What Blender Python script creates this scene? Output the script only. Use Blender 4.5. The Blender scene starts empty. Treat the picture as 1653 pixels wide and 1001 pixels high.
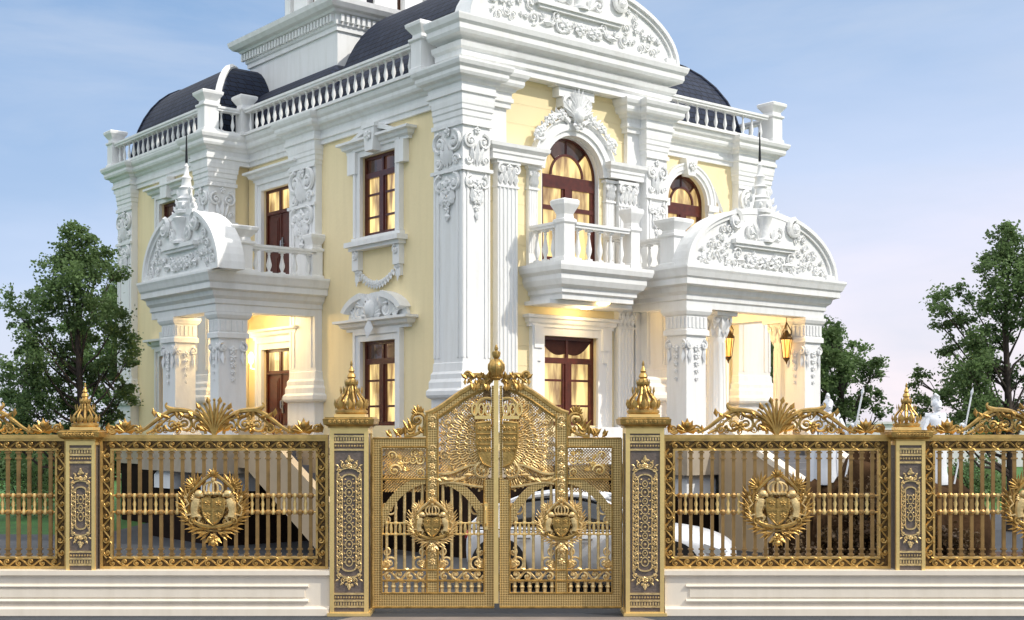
import bpy, math, random
from math import sin, cos, pi, radians, atan2, sqrt, hypot
from mathutils import Vector, Matrix
random.seed(7)
scn = bpy.context.scene
COL = scn.collection
EYE = 2.54
# ------------------------------------------------------------------ materials
def mat(name, col, rough=0.6, metal=0.0, bump=0.0, bscale=20.0, var=0.0, vscale=3.0, spec=0.5, detail=4.0):
    m = bpy.data.materials.new(name); m.use_nodes = True
    nt = m.node_tree; n = nt.nodes; L = nt.links
    p = n['Principled BSDF']
    p.inputs['Base Color'].default_value = (*col, 1)
    p.inputs['Roughness'].default_value = rough
    p.inputs['Metallic'].default_value = metal
    p.inputs['Specular IOR Level'].default_value = spec
    tc = n.new('ShaderNodeTexCoord')
    if var:
        t = n.new('ShaderNodeTexNoise'); t.inputs['Scale'].default_value = vscale; t.inputs['Detail'].default_value = detail
        L.new(tc.outputs['Object'], t.inputs['Vector'])
        r = n.new('ShaderNodeValToRGB')
        r.color_ramp.elements[0].position = .3; r.color_ramp.elements[1].position = .7
        r.color_ramp.elements[0].color = (*[c*(1-var) for c in col], 1)
        r.color_ramp.elements[1].color = (*[min(1, c*(1+var*.5)) for c in col], 1)
        L.new(t.outputs['Fac'], r.inputs['Fac']); L.new(r.outputs['Color'], p.inputs['Base Color'])
    if bump:
        t2 = n.new('ShaderNodeTexNoise'); t2.inputs['Scale'].default_value = bscale; t2.inputs['Detail'].default_value = 5
        L.new(tc.outputs['Object'], t2.inputs['Vector'])
        b = n.new('ShaderNodeBump'); b.inputs['Strength'].default_value = bump; b.inputs['Distance'].default_value = .02
        L.new(t2.outputs['Fac'], b.inputs['Height']); L.new(b.outputs['Normal'], p.inputs['Normal'])
    return m

WHITE = mat('white_stucco', (.80, .80, .79), .65, bump=.15, bscale=14, var=.05, vscale=1.1)
CARVE = mat('carved_plaster', (.80, .80, .79), .65, bump=.5, bscale=16, var=.07, vscale=6)
YELLOW = mat('yellow_stucco', (.86, .72, .44), .75, bump=.25, bscale=10, var=.07, vscale=.9)
def streaks(m, base, amt):
    nt = m.node_tree; n = nt.nodes; L = nt.links; p = n['Principled BSDF']
    tc = n.new('ShaderNodeTexCoord'); mp = n.new('ShaderNodeMapping'); mp.inputs['Scale'].default_value = (1.6, 1.6, .22); L.new(tc.outputs['Object'], mp.inputs[0])
    t = n.new('ShaderNodeTexNoise'); t.inputs['Scale'].default_value = 3.2; t.inputs['Detail'].default_value = 8; t.inputs['Roughness'].default_value = .6; L.new(mp.outputs[0], t.inputs['Vector'])
    r = n.new('ShaderNodeValToRGB'); e = r.color_ramp.elements
    e[0].position = .30; e[1].position = .56; e[0].color = (base[0]*(1-amt), base[1]*(1-amt*1.08), base[2]*(1-amt*1.25), 1); e[1].color = (*base, 1)
    L.new(t.outputs['Fac'], r.inputs['Fac']); L.new(r.outputs['Color'], p.inputs['Base Color'])
streaks(WHITE, (.82, .82, .81), .09); streaks(YELLOW, (.88, .74, .45), .05)
def grooves(m, step):
    nt = m.node_tree; n = nt.nodes; L = nt.links; p = n['Principled BSDF']
    tc = n.new('ShaderNodeTexCoord'); s = n.new('ShaderNodeSeparateXYZ'); L.new(tc.outputs['Object'], s.inputs[0])
    d = n.new('ShaderNodeMath'); d.operation = 'DIVIDE'; d.inputs[1].default_value = step; L.new(s.outputs['Z'], d.inputs[0])
    f = n.new('ShaderNodeMath'); f.operation = 'FRACT'; L.new(d.outputs[0], f.inputs[0])
    g = n.new('ShaderNodeMath'); g.operation = 'GREATER_THAN'; g.inputs[1].default_value = .055; L.new(f.outputs[0], g.inputs[0])
    b = n.new('ShaderNodeBump'); b.inputs['Strength'].default_value = 1; b.inputs['Distance'].default_value = .03
    L.new(g.outputs[0], b.inputs['Height']); L.new(b.outputs['Normal'], p.inputs['Normal'])
YELLOWG = mat('yellow_coursed_stucco', (.86, .72, .43), .75, var=.05, vscale=1.2); grooves(YELLOWG, .40)
MAHOG = mat('mahogany', (.088, .017, .009), .30, var=.35, vscale=9)
GREY = mat('stone_beige_slab', (.42, .35, .26), .7, bump=.2, var=.2, vscale=3)
DARKST = mat('shade_darkened_granite', (.016, .009, .006), .9, bump=.2, var=.4, vscale=4, spec=.1)  # brown stone, its near-black colour paints the shade of the hollow undercroft
STEP = mat('grey_step_stone', (.16, .16, .17), .6, var=.2)
PLINTH = mat('cream_plinth_stone', (.84, .76, .64), .5, bump=.1, bscale=9, var=.06, vscale=1.0)
GOLD = mat('gilded_metal', (.53, .335, .105), .40, .78, bump=.3, bscale=38, var=.40, vscale=10)
FRAMEG = mat('frame_gold', (.70, .455, .155), .40, .75, bump=.1, bscale=30, var=.25, vscale=7)
GOLDL = mat('bright_gold', (.95, .69, .28), .36, .70, bump=.05, bscale=30, var=.06, vscale=8)
GOLDP = mat('pale_gold', (.80, .585, .27), .46, .75, bump=.3, bscale=40, var=.28, vscale=11)
BRONZE = mat('dark_bronze', (.125, .075, .03), .42, .8, bump=.5, bscale=45, var=.5, vscale=14)
BARG = mat('bar_gold', (.37, .225, .085), .46, .75, var=.25, vscale=6)
MAUVE = mat('mauve_pillar_stone', (.145, .112, .092), .45, bump=.3, bscale=30, var=.2, vscale=18)
MARBLE = mat('white_marble', (.78, .80, .83), .45, bump=.15, bscale=20, var=.08)
IRON = mat('dark_iron', (.02, .02, .022), .45, .6)
streaks(PLINTH, (.85, .755, .615), .07)
def slate_mat():
    m = mat('dark_slate', (.02, .022, .028), .62, spec=.18)
    nt = m.node_tree; n = nt.nodes; L = nt.links; p = n['Principled BSDF']
    tc = n.new('ShaderNodeTexCoord'); s = n.new('ShaderNodeSeparateXYZ'); L.new(tc.outputs['Object'], s.inputs[0])
    ad = n.new('ShaderNodeMath'); L.new(s.outputs['X'], ad.inputs[0]); L.new(s.outputs['Y'], ad.inputs[1])
    cb = n.new('ShaderNodeCombineXYZ'); L.new(ad.outputs[0], cb.inputs['X']); L.new(s.outputs['Z'], cb.inputs['Y'])
    br = n.new('ShaderNodeTexBrick'); br.inputs['Scale'].default_value = 1; br.inputs['Brick Width'].default_value = .22
    br.inputs['Row Height'].default_value = .13; br.inputs['Mortar Size'].default_value = .012; br.inputs['Mortar Smooth'].default_value = .3
    br.inputs['Color1'].default_value = (.019, .026, .050, 1); br.inputs['Color2'].default_value = (.030, .040, .070, 1); br.inputs['Mortar'].default_value = (.008, .009, .012, 1)
    L.new(cb.outputs[0], br.inputs['Vector']); L.new(br.outputs['Color'], p.inputs['Base Color'])
    b = n.new('ShaderNodeBump'); b.inputs['Strength'].default_value = .7; b.inputs['Distance'].default_value = .015; b.invert = True
    L.new(br.outputs['Fac'], b.inputs['Height']); L.new(b.outputs['Normal'], p.inputs['Normal'])
    return m
SLATE = slate_mat()
def pane_mat(name, c1, c2, strength, fscale=5.0):
    m = mat(name, (.02, .015, .01), .04, spec=.8)
    nt = m.node_tree; n = nt.nodes; L = nt.links; p = n['Principled BSDF']
    tc = n.new('ShaderNodeTexCoord')
    mp = n.new('ShaderNodeMapping'); mp.inputs['Scale'].default_value = (1, 1, .22); L.new(tc.outputs['Object'], mp.inputs[0])
    w = n.new('ShaderNodeTexNoise'); w.inputs['Scale'].default_value = fscale; w.inputs['Detail'].default_value = 3
    L.new(mp.outputs[0], w.inputs['Vector'])
    r = n.new('ShaderNodeValToRGB'); r.color_ramp.elements[0].position = .36; r.color_ramp.elements[1].position = .62
    r.color_ramp.elements[0].color = (*c1, 1); r.color_ramp.elements[1].color = (*c2, 1)
    L.new(w.outputs['Fac'], r.inputs['Fac'])
    L.new(r.outputs['Color'], p.inputs['Emission Color']); p.inputs['Emission Strength'].default_value = strength
    return m
PANE = pane_mat('lit_window_glass', (.26, .15, .06), (1.0, .74, .30), .80)
PANED = pane_mat('dim_window_glass', (.012, .007, .006), (.07, .03, .018), .8, 3.0)
GLOW = pane_mat('lamp_glass', (1.0, .62, .22), (1.0, .8, .42), 4.0)
AMBER = pane_mat('amber_lamp_glass', (.9, .36, .06), (1.0, .62, .20), 1.3, 9)
def leaf_mat(name, c1, c2, tr=.25):
    m = mat(name, c1, .55, spec=.3)
    nt = m.node_tree; n = nt.nodes; L = nt.links; p = n['Principled BSDF']
    tc = n.new('ShaderNodeTexCoord'); t = n.new('ShaderNodeTexNoise'); t.inputs['Scale'].default_value = 1.3; t.inputs['Detail'].default_value = 5
    L.new(tc.outputs['Object'], t.inputs['Vector'])
    r = n.new('ShaderNodeValToRGB'); r.color_ramp.elements[0].position = .32; r.color_ramp.elements[1].position = .68
    r.color_ramp.elements[0].color = (*c1, 1); r.color_ramp.elements[1].color = (*c2, 1)
    L.new(t.outputs['Fac'], r.inputs['Fac']); L.new(r.outputs['Color'], p.inputs['Base Color'])
    o = n['Material Output']; tl = n.new('ShaderNodeBsdfTranslucent'); L.new(r.outputs['Color'], tl.inputs['Color'])
    mx = n.new('ShaderNodeMixShader'); mx.inputs[0].default_value = tr
    L.new(p.outputs[0], mx.inputs[1]); L.new(tl.outputs[0], mx.inputs[2]); L.new(mx.outputs[0], o.inputs['Surface'])
    return m
LEAF = leaf_mat('tree_leaf', (.075, .125, .045), (.20, .30, .115), .50)
HEDGE = leaf_mat('hedge_leaf', (.02, .05, .015), (.06, .12, .035))
BARK = mat('bark', (.045, .032, .024), .85, bump=.6, bscale=12, var=.4, vscale=6)
GRASS = mat('lawn_grass', (.045, .145, .022), .9, bump=1.0, bscale=30, var=.35, vscale=1.2, detail=8)
PAVE = mat('court_paving', (.042, .046, .054), .7, bump=.2, bscale=8, var=.25, vscale=.8)
PATH = mat('drive_stone', (.26, .22, .20), .65, bump=.2, bscale=10, var=.25, vscale=1.5)
ASPH = mat('asphalt', (.055, .062, .075), .85, bump=.4, bscale=60, var=.25, vscale=5)
SOIL = mat('red_soil', (.055, .026, .016), .95, bump=1, bscale=10, var=.4, vscale=4)
ROCK = mat('brown_rock', (.060, .032, .015), .95, bump=1, bscale=9, var=.75, spec=.1, vscale=2.2, detail=8)
CARW = mat('white_car_paint', (.72, .75, .80), .18, spec=.6)
GLASSD = mat('dark_car_glass', (.012, .016, .022), .05, spec=.9)
RUB = mat('tyre_rubber', (.015, .015, .016), .8)
ALLOY = mat('alloy_wheel', (.45, .46, .48), .3, 1.0)
REDL = mat('red_tail_lens', (.35, .01, .01), .15)
LAMPG = mat('clear_lens', (.6, .65, .7), .08, .3)

# ------------------------------------------------------------------ mesh builder
class MB:
    def __init__(s): s.v = []; s.f = []; s.M = Matrix.Identity(4)
    def T(s, x=0, y=0, z=0, rz=0, flip=False):
        s.M = Matrix.Translation((x, y, z)) @ Matrix.Rotation(rz, 4, 'Z')
        if flip: s.M = s.M @ Matrix.Diagonal((-1, 1, 1, 1))
        return s
    def add(s, vs, fs):
        o = len(s.v); M = s.M
        s.v += [M @ Vector(p) for p in vs]
        if M.determinant() < 0: s.f += [tuple(i+o for i in reversed(f)) for f in fs]
        else: s.f += [tuple(i+o for i in f) for f in fs]
    def box(s, x0, x1, y0, y1, z0, z1):
        if x0 > x1: x0, x1 = x1, x0
        if y0 > y1: y0, y1 = y1, y0
        if z0 > z1: z0, z1 = z1, z0
        s.add([(x0,y0,z0),(x1,y0,z0),(x1,y1,z0),(x0,y1,z0),(x0,y0,z1),(x1,y0,z1),(x1,y1,z1),(x0,y1,z1)],
              [(0,3,2,1),(4,5,6,7),(0,1,5,4),(1,2,6,5),(2,3,7,6),(3,0,4,7)])
    def prism(s, poly, y0, y1):           # polygon in x,z (counter-clockwise seen from -y) pushed along y
        n = len(poly)
        s.add([(x,y0,z) for x,z in poly]+[(x,y1,z) for x,z in poly],
              [tuple(range(n)), tuple(range(2*n-1, n-1, -1))]+[((i+1)%n, i, n+i, n+(i+1)%n) for i in range(n)])
    def prismz(s, poly, z0, z1):
        n = len(poly)
        s.add([(x,y,z0) for x,y in poly]+[(x,y,z1) for x,y in poly],
              [tuple(range(n-1,-1,-1)), tuple(range(n, 2*n))]+[(i, (i+1)%n, n+(i+1)%n, n+i) for i in range(n)])
    def lathe(s, cx, cy, cz, prof, n=10, square=False, k=1.0):
        k2 = k*(sqrt(2) if square else 1); off = pi/4 if square else 0
        if square: n = 4
        vs = []
        for r, z in prof:
            for i in range(n): a = off+2*pi*i/n; vs.append((cx+max(r,1e-4)*k2*cos(a), cy+max(r,1e-4)*k2*sin(a), cz+z*k))
        fs = []
        for j in range(len(prof)-1):
            for i in range(n): fs.append((j*n+i, j*n+(i+1)%n, (j+1)*n+(i+1)%n, (j+1)*n+i))
        fs.append(tuple(range(n-1,-1,-1))); m = (len(prof)-1)*n; fs.append(tuple(range(m, m+n)))
        s.add(vs, fs)
    def tube(s, pts, rad, n=6, flat=1.0):
        P = [Vector(p) for p in pts]; m = len(P)
        if m < 2: return
        R = rad if isinstance(rad, (list, tuple)) else [rad]*m
        t = (P[1]-P[0]).normalized(); up = Vector((0,1,0)) if abs(t.y) < .9 else Vector((1,0,0))
        nx = t.cross(up).normalized(); vs = []
        for i in range(m):
            t = (P[min(i+1,m-1)]-P[max(i-1,0)]).normalized()
            nx = (nx-t*nx.dot(t)); nx = nx.normalized() if nx.length > 1e-6 else t.orthogonal().normalized()
            by = t.cross(nx)
            for k in range(n):
                a = 2*pi*k/n; vs.append(P[i]+nx*(cos(a)*R[i])+by*(sin(a)*R[i]*flat))
        fs = [(i*n+k, i*n+(k+1)%n, (i+1)*n+(k+1)%n, (i+1)*n+k) for i in range(m-1) for k in range(n)]
        fs += [tuple(range(n-1,-1,-1)), tuple(range((m-1)*n, m*n))]
        s.add(vs, fs)
    def ball(s, x, y, z, r, sx=1, sy=1, sz=1, n=8, m=5):
        vs = [(x,y,z-r*sz)]
        for j in range(1, m):
            p = -pi/2+pi*j/m
            for i in range(n): a = 2*pi*i/n; vs.append((x+r*sx*cos(p)*cos(a), y+r*sy*cos(p)*sin(a), z+r*sz*sin(p)))
        vs.append((x,y,z+r*sz)); e = len(vs)-1
        fs = [(0, 1+(i+1)%n, 1+i) for i in range(n)]
        for j in range(m-2):
            for i in range(n): a0 = 1+j*n; fs.append((a0+i, a0+(i+1)%n, a0+n+(i+1)%n, a0+n+i))
        a0 = 1+(m-2)*n; fs += [(a0+i, a0+(i+1)%n, e) for i in range(n)]
        s.add(vs, fs)
    # --- ornament, all in the x,z plane at depth y, facing -y
    def spiral(s, cx, cz, r, a0, turns, hand, th, y, n=None, tail=.12):
        n = n or int(10*turns)+4; pts = []; R = []
        for i in range(n+1):
            t = i/n; a = a0+hand*2*pi*turns*t; rr = r*(1-(1-tail)*t)
            pts.append((cx+rr*cos(a), y, cz+rr*sin(a))); R.append(th*(1-.45*t))
        s.tube(pts, R, 5); s.ball(pts[-1][0], y, pts[-1][2], th*1.5, n=6, m=4)
    def leaf(s, x, z, ang, Ln, W, y, bulge=None):
        b = W*.45 if bulge is None else bulge; c, d = cos(ang), sin(ang)
        q = lambda u, w, yy: (x+u*c-w*d, yy, z+u*d+w*c)
        s.add([q(0,0,y), q(.5*Ln,W/2,y), q(Ln,0,y-b*.5), q(.5*Ln,-W/2,y), q(.5*Ln,0,y-b), q(.45*Ln,0,y+b*.3)],
              [(0,4,1),(1,4,2),(2,4,3),(3,4,0),(0,1,5),(1,2,5),(2,3,5),(3,0,5)])
    def fan(s, x, z, ang, spread, k, Ln, W, y):
        for i in range(k):
            t = (i/(k-1)-.5) if k > 1 else 0
            s.leaf(x, z, ang+t*spread, Ln*(1-.5*abs(t)), W, y)
    def rosette(s, x, z, r, y, k=6):
        for i in range(k): s.leaf(x, z, 2*pi*i/k+.3, r, r*.95, y, r*.3)
        s.ball(x, y-r*.15, z, r*.3, n=6, m=4)
    def arc(s, cx, cz, rx, rz, prof, a0, a1, n=24, y=0):
        # sweep of a closed profile [(outward, depth)] along an ellipse in x,z
        m = len(prof); vs = []
        for i in range(n+1):
            a = a0+(a1-a0)*i/n
            for d, yy in prof: vs.append((cx+(rx+d)*cos(a), y+yy, cz+(rz+d)*sin(a)))
        fs = [(i*m+k, i*m+(k+1)%m, (i+1)*m+(k+1)%m, (i+1)*m+k) for i in range(n) for k in range(m)]
        fs += [tuple(range(m-1,-1,-1)), tuple(range(n*m, n*m+m))]
        s.add(vs, fs)
    def mold(s, path, prof, closed=False):
        # profile [(outward, z)] carried along a level x,y path; outward is to the right of travel; mitred
        n = len(path); m = len(prof); vs = []
        for i in range(n):
            p = Vector(path[i]).to_2d()
            def nrm(a, b):
                d = (Vector(b).to_2d()-Vector(a).to_2d()).normalized(); return Vector((d.y, -d.x))
            if closed or 0 < i < n-1:
                n1 = nrm(path[i-1], path[i]); n2 = nrm(path[i], path[(i+1)%n]); b = n1+n2; b = b/max(b.dot(n1), .2)
            elif i == 0: b = nrm(path[0], path[1])
            else: b = nrm(path[-2], path[-1])
            for o, z in prof: q = p+b*o; vs.append((q.x, q.y, z))
        fs = []
        for i in range(n if closed else n-1):
            j = (i+1) % n
            for k in range(m): fs.append((i*m+k, j*m+k, j*m+(k+1)%m, i*m+(k+1)%m))
        if not closed: fs += [tuple(range(m)), tuple(range((n-1)*m+m-1, (n-1)*m-1, -1))]
        s.add(vs, fs)
    def build(s, name, material, parent=None, loc=(0,0,0), rz=0, smooth=False, scale=1.0):
        me = bpy.data.meshes.new(name)
        me.from_pydata([tuple(p*scale) for p in s.v], [], s.f)
        me.materials.append(material); me.update()
        if smooth:
            me.polygons.foreach_set('use_smooth', [True]*len(me.polygons))
            try: me.set_sharp_from_angle(angle=radians(40))
            except Exception: pass
        o = bpy.data.objects.new(name, me); COL.objects.link(o)
        if parent: o.parent = parent
        o.location = loc; o.rotation_euler = (0,0,rz)
        return o
def bez(p0, p1, p2, p3, n=12):
    out = []
    for i in range(n+1):
        t = i/n; a, b, c, d = (1-t)**3, 3*t*(1-t)**2, 3*t*t*(1-t), t**3
        out.append(tuple(a*p0[k]+b*p1[k]+c*p2[k]+d*p3[k] for k in range(len(p0))))
    return out
def b2(y, *p, n=12): return [(q[0], y, q[1]) for q in bez(*p, n=n)]
def tag(o, label, cat, group=None, kind=None):
    o['label'] = label; o['category'] = cat
    if group: o['group'] = group
    if kind: o['kind'] = kind
    return o
def empty(name, loc=(0,0,0), rz=0):
    o = bpy.data.objects.new(name, None); o.empty_display_size = .2; COL.objects.link(o); o.location = loc; o.rotation_euler = (0,0,rz); return o
def put(o, parent=None, loc=(0,0,0), rz=0):
    c = o.copy(); COL.objects.link(c); c.parent = parent; c.location = loc; c.rotation_euler = (0,0,rz); return c
def kids(o): return [c for c in bpy.data.objects if c.parent == o]
def copy_tree(o, parent=None):
    ks = kids(o); c = o.copy(); COL.objects.link(c); c.parent = parent
    for k in ks: copy_tree(k, c)
    return c

# ------------------------------------------------------------------ sky, sun, camera
SUN_EL = radians(41); SUN_DIR = Vector((.92, -.39, 0)).normalized()
w = bpy.data.worlds.new('World'); scn.world = w; w.use_nodes = True
nt = w.node_tree; n = nt.nodes; L = nt.links; n.clear()
out = n.new('ShaderNodeOutputWorld')
sky = n.new('ShaderNodeTexSky'); sky.sky_type = 'NISHITA'; sky.sun_disc = False
sky.sun_elevation = SUN_EL; sky.sun_rotation = atan2(SUN_DIR.x, SUN_DIR.y); sky.air_density = 1.0; sky.dust_density = 1.5
bg1 = n.new('ShaderNodeBackground'); bg1.inputs['Strength'].default_value = .10; L.new(sky.outputs[0], bg1.inputs['Color'])
tc = n.new('ShaderNodeTexCoord'); sp = n.new('ShaderNodeSeparateXYZ'); L.new(tc.outputs['Generated'], sp.inputs[0])
# evening gradient: blue overhead to the left, rosy white low on the right
ma = n.new('ShaderNodeMath'); ma.operation = 'MULTIPLY_ADD'; ma.inputs[1].default_value = -.16; L.new(sp.outputs['X'], ma.inputs[0]); L.new(sp.outputs['Z'], ma.inputs[2])
no = n.new('ShaderNodeTexNoise'); no.inputs['Scale'].default_value = 2.2; no.inputs['Detail'].default_value = 7; no.inputs['Roughness'].default_value = .55
mp = n.new('ShaderNodeMapping'); mp.inputs['Scale'].default_value = (1, 1, 4.5); mp.inputs['Rotation'].default_value = (0, radians(-14), 0)
L.new(tc.outputs['Generated'], mp.inputs[0]); L.new(mp.outputs[0], no.inputs['Vector'])
mb_ = n.new('ShaderNodeMath'); mb_.operation = 'MULTIPLY_ADD'; mb_.inputs[1].default_value = -.16; L.new(no.outputs['Fac'], mb_.inputs[0]); L.new(ma.outputs[0], mb_.inputs[2])
mr = n.new('ShaderNodeMapRange'); mr.inputs['From Min'].default_value = -.16; mr.inputs['From Max'].default_value = .52; L.new(mb_.outputs[0], mr.inputs['Value'])
cr = n.new('ShaderNodeValToRGB'); L.new(mr.outputs[0], cr.inputs['Fac'])
E_ = cr.color_ramp.elements
def srgb(r, g, b): return tuple((c/255/12.92 if c/255 < .04045 else ((c/255+.055)/1.055)**2.4) for c in (r, g, b))
KS = .545
def sk(r, g, b, k=1.0): return tuple(c*KS*k for c in srgb(r, g, b))
stops = [(0.0, sk(254,238,240,1.25)), (.10, sk(252,238,243,1.22)), (.21, sk(232,230,246,1.18)), (.33, sk(203,218,246,1.13)), (.45, sk(178,204,240,1.04)), (.60, sk(146,184,230,1.0)), (.70, sk(140,178,227,1.0)), (.86, (.95,.96,.98)), (1.0, (1,1,1))]
E_[0].position, E_[0].color = stops[0][0], (*stops[0][1], 1)
E_[1].position, E_[1].color = stops[-1][0], (*stops[-1][1], 1)
for p_, c_ in stops[1:-1]:
    e = E_.new(p_); e.color = (*c_, 1)
cl = n.new('ShaderNodeTexNoise'); cl.inputs['Scale'].default_value = 3.0; cl.inputs['Detail'].default_value = 9; cl.inputs['Roughness'].default_value = .58; cl.inputs['Distortion'].default_value = .4
mpc = n.new('ShaderNodeMapping'); mpc.inputs['Scale'].default_value = (1.0, 1.0, 3.2); mpc.inputs['Rotation'].default_value = (0, radians(18), 0); mpc.inputs['Location'].default_value = (.35, 0, .2)
L.new(tc.outputs['Generated'], mpc.inputs[0]); L.new(mpc.outputs[0], cl.inputs['Vector'])
clr = n.new('ShaderNodeMapRange'); clr.inputs['From Min'].default_value = .43; clr.inputs['From Max'].default_value = .72; clr.inputs['To Max'].default_value = .6; L.new(cl.outputs['Fac'], clr.inputs['Value'])
cmx = n.new('ShaderNodeMix'); cmx.data_type = 'RGBA'; L.new(clr.outputs[0], cmx.inputs['Factor']); L.new(cr.outputs[0], cmx.inputs[6]); cmx.inputs[7].default_value = (*sk(216, 228, 248), 1)
bg2 = n.new('ShaderNodeBackground'); bg2.inputs['Strength'].default_value = 1.0; L.new(cmx.outputs[2], bg2.inputs['Color'])
mx = n.new('ShaderNodeMixShader'); mx.inputs[0].default_value = .92
L.new(bg1.outputs[0], mx.inputs[1]); L.new(bg2.outputs[0], mx.inputs[2]); L.new(mx.outputs[0], out.inputs['Surface'])
sd = bpy.data.lights.new('sun', 'SUN'); sd.energy = 1.85; sd.angle = radians(.6); sd.color = (1, .95, .86)
so = bpy.data.objects.new('sun', sd); COL.objects.link(so)
dirv = Vector((SUN_DIR.x*cos(SUN_EL), SUN_DIR.y*cos(SUN_EL), sin(SUN_EL)))
so.rotation_euler = dirv.to_track_quat('Z', 'Y').to_euler(); so.location = (20, -10, 30)
cd = bpy.data.cameras.new('camera'); cam = bpy.data.objects.new('camera', cd); COL.objects.link(cam); scn.camera = cam
cd.sensor_fit = 'HORIZONTAL'; cd.sensor_width = 36; cd.lens = 36*2108/1653
cam.location = (0, 0, EYE); cam.rotation_euler = (pi/2, 0, 0); cd.clip_end = 3000
cd.shift_y = (685-500.5)/1653
scn.view_settings.view_transform = 'Standard'; scn.view_settings.look = 'None'; scn.view_settings.exposure = .80; scn.view_settings.gamma = 1
scn.cycles.max_bounces = 6

exec_parts = True

# ================================================================== VILLA
S = .65
RZ = radians(39.3215)
villa = empty('villa', (-1.43311*S, 38.0*S, EYE*(1-S)), RZ)
tag(villa, 'white and yellow classical mansion with dark slate roofs and balustrades behind the gold fence', 'house')
LEFT = -pi/2
def vb(m, name, material, parent=None, loc=(0,0,0), rz=0, smooth=False):
    return m.build(name, material, parent or villa, tuple(c*S for c in loc), rz, smooth, S)

def wall(m, x0, x1, z0, z1, holes, depth):
    xs = sorted({x0, x1, *[h[0] for h in holes], *[h[1] for h in holes]}); zs = sorted({z0, z1, *[h[2] for h in holes], *[h[3] for h in holes]})
    for i in range(len(xs)-1):
        for j in range(len(zs)-1):
            cx, cz = (xs[i]+xs[i+1])/2, (zs[j]+zs[j+1])/2
            if any(h[0] < cx < h[1] and h[2] < cz < h[3] for h in holes): continue
            m.add([(xs[i],0,zs[j]),(xs[i+1],0,zs[j]),(xs[i+1],0,zs[j+1]),(xs[i],0,zs[j+1])], [(0,1,2,3)])
    for h in holes:
        a, b, c, d = h[:4]; arch = len(h) > 4
        if not arch:
            m.add([(a,0,c),(b,0,c),(b,0,d),(a,0,d),(a,depth,c),(b,depth,c),(b,depth,d),(a,depth,d)], [(0,4,5,1),(1,5,6,2),(2,6,7,3),(3,7,4,0)])
        else:
            r = (b-a)/2; cx = (a+b)/2; zs_ = d-r; N = 16
            m.add([(a,0,c),(b,0,c),(b,0,zs_),(a,0,zs_),(a,depth,c),(b,depth,c),(b,depth,zs_),(a,depth,zs_)], [(0,4,5,1),(1,5,6,2),(3,7,4,0)])
            arc = [(cx+r*cos(pi*k/N), zs_+r*sin(pi*k/N)) for k in range(N+1)]
            for k in range(N):
                (xa, za), (xb, zb) = arc[k], arc[k+1]
                m.add([(xa,0,za),(xb,0,zb),(xb,depth,zb),(xa,depth,za)], [(0,1,2,3)])
                cnr = (b, d) if k < N//2 else (a, d)
                m.add([(xa,0,za),(cnr[0],0,cnr[1]),(xb,0,zb)], [(0,1,2)])

# ---- walls
m = MB(); wall(m, -13.5, -.3, 1.7, 12.3, [(-5.74,-3.68,2.5,5.22),(-5.74,-3.68,8.62,11.22),(-12.35,-10.3,1.7,5.25),(-12.35,-10.3,7.5,11.05)], .32)
vb(m, 'wall', YELLOW, loc=(.25,0,0), rz=LEFT)
m = MB(); wall(m, -21.6, -13.5, 1.7, 12.3, [(-18.0,-16.2,8.6,11.15),(-18.0,-16.2,2.5,5.2)], .3); m.T(0,0,0); vb(m, 'wall', YELLOW, loc=(-1.15,0,0), rz=LEFT)
m = MB(); wall(m, -1.15, .3, 1.7, 12.3, [], .3); vb(m, 'wall', YELLOW, loc=(0,13.6,0))
m = MB(); wall(m, .3, 8.6, 1.7, 13.6, [(3.40,5.85,7.3,11.62,'arch'),(3.45,5.72,2.5,5.30)], .34); vb(m, 'wall', YELLOWG, loc=(0,.45,0))
m = MB(); wall(m, 8.6, 15.7, 1.7, 12.2, [(10.45,12.5,8.0,11.5,'arch'),(10.3,13.3,1.7,5.6)], .34); vb(m, 'wall', YELLOW, loc=(0,1.95,0))
m = MB(); wall(m, 0, 12, 1.7, 12.2, [], .3); vb(m, 'wall', YELLOW, loc=(15.7,1.95,0), rz=pi/2)
m = MB(); wall(m, 0, 1.5, 1.7, 12.2, [], .3); vb(m, 'wall', YELLOW, loc=(8.5,.45,0), rz=pi/2)
m = MB(); wall(m, -15.7, 1.15, 1.7, 12.2, [], .3); vb(m, 'wall', YELLOW, loc=(0,21.6,0), rz=pi)
# roof deck and inner floor so nothing is hollow
m = MB(); m.prismz([(.3,.5),(8.4,.5),(8.4,2),(15.6,2),(15.6,13.9),(15.6,21.5),(-1.1,21.5),(-1.1,13.7),(.3,13.7)], 12.3, 12.9); vb(m, 'roof_deck', SLATE)
# podium in brown stone, coloured near black for the shade of the hollow below, beige floor slab
m = MB()
foot = [(.1,.1),(8.6,.1),(8.6,1.7),(15.8,1.7),(15.8,21.6),(-1.3,21.6),(-1.3,13.4),(.1,13.4)]
m.prismz([(x, y) for x, y in foot], -1.5, .95)
vb(m, 'base_wall', DARKST)
m = MB(); m.mold(foot, [(-.3,.951),(.06,.951),(.06,1.5),(.14,1.55),(.14,1.75),(-.3,1.75)], True); m.prismz(foot, 1.2, 1.72); vb(m, 'floor_slab', GREY)

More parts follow.
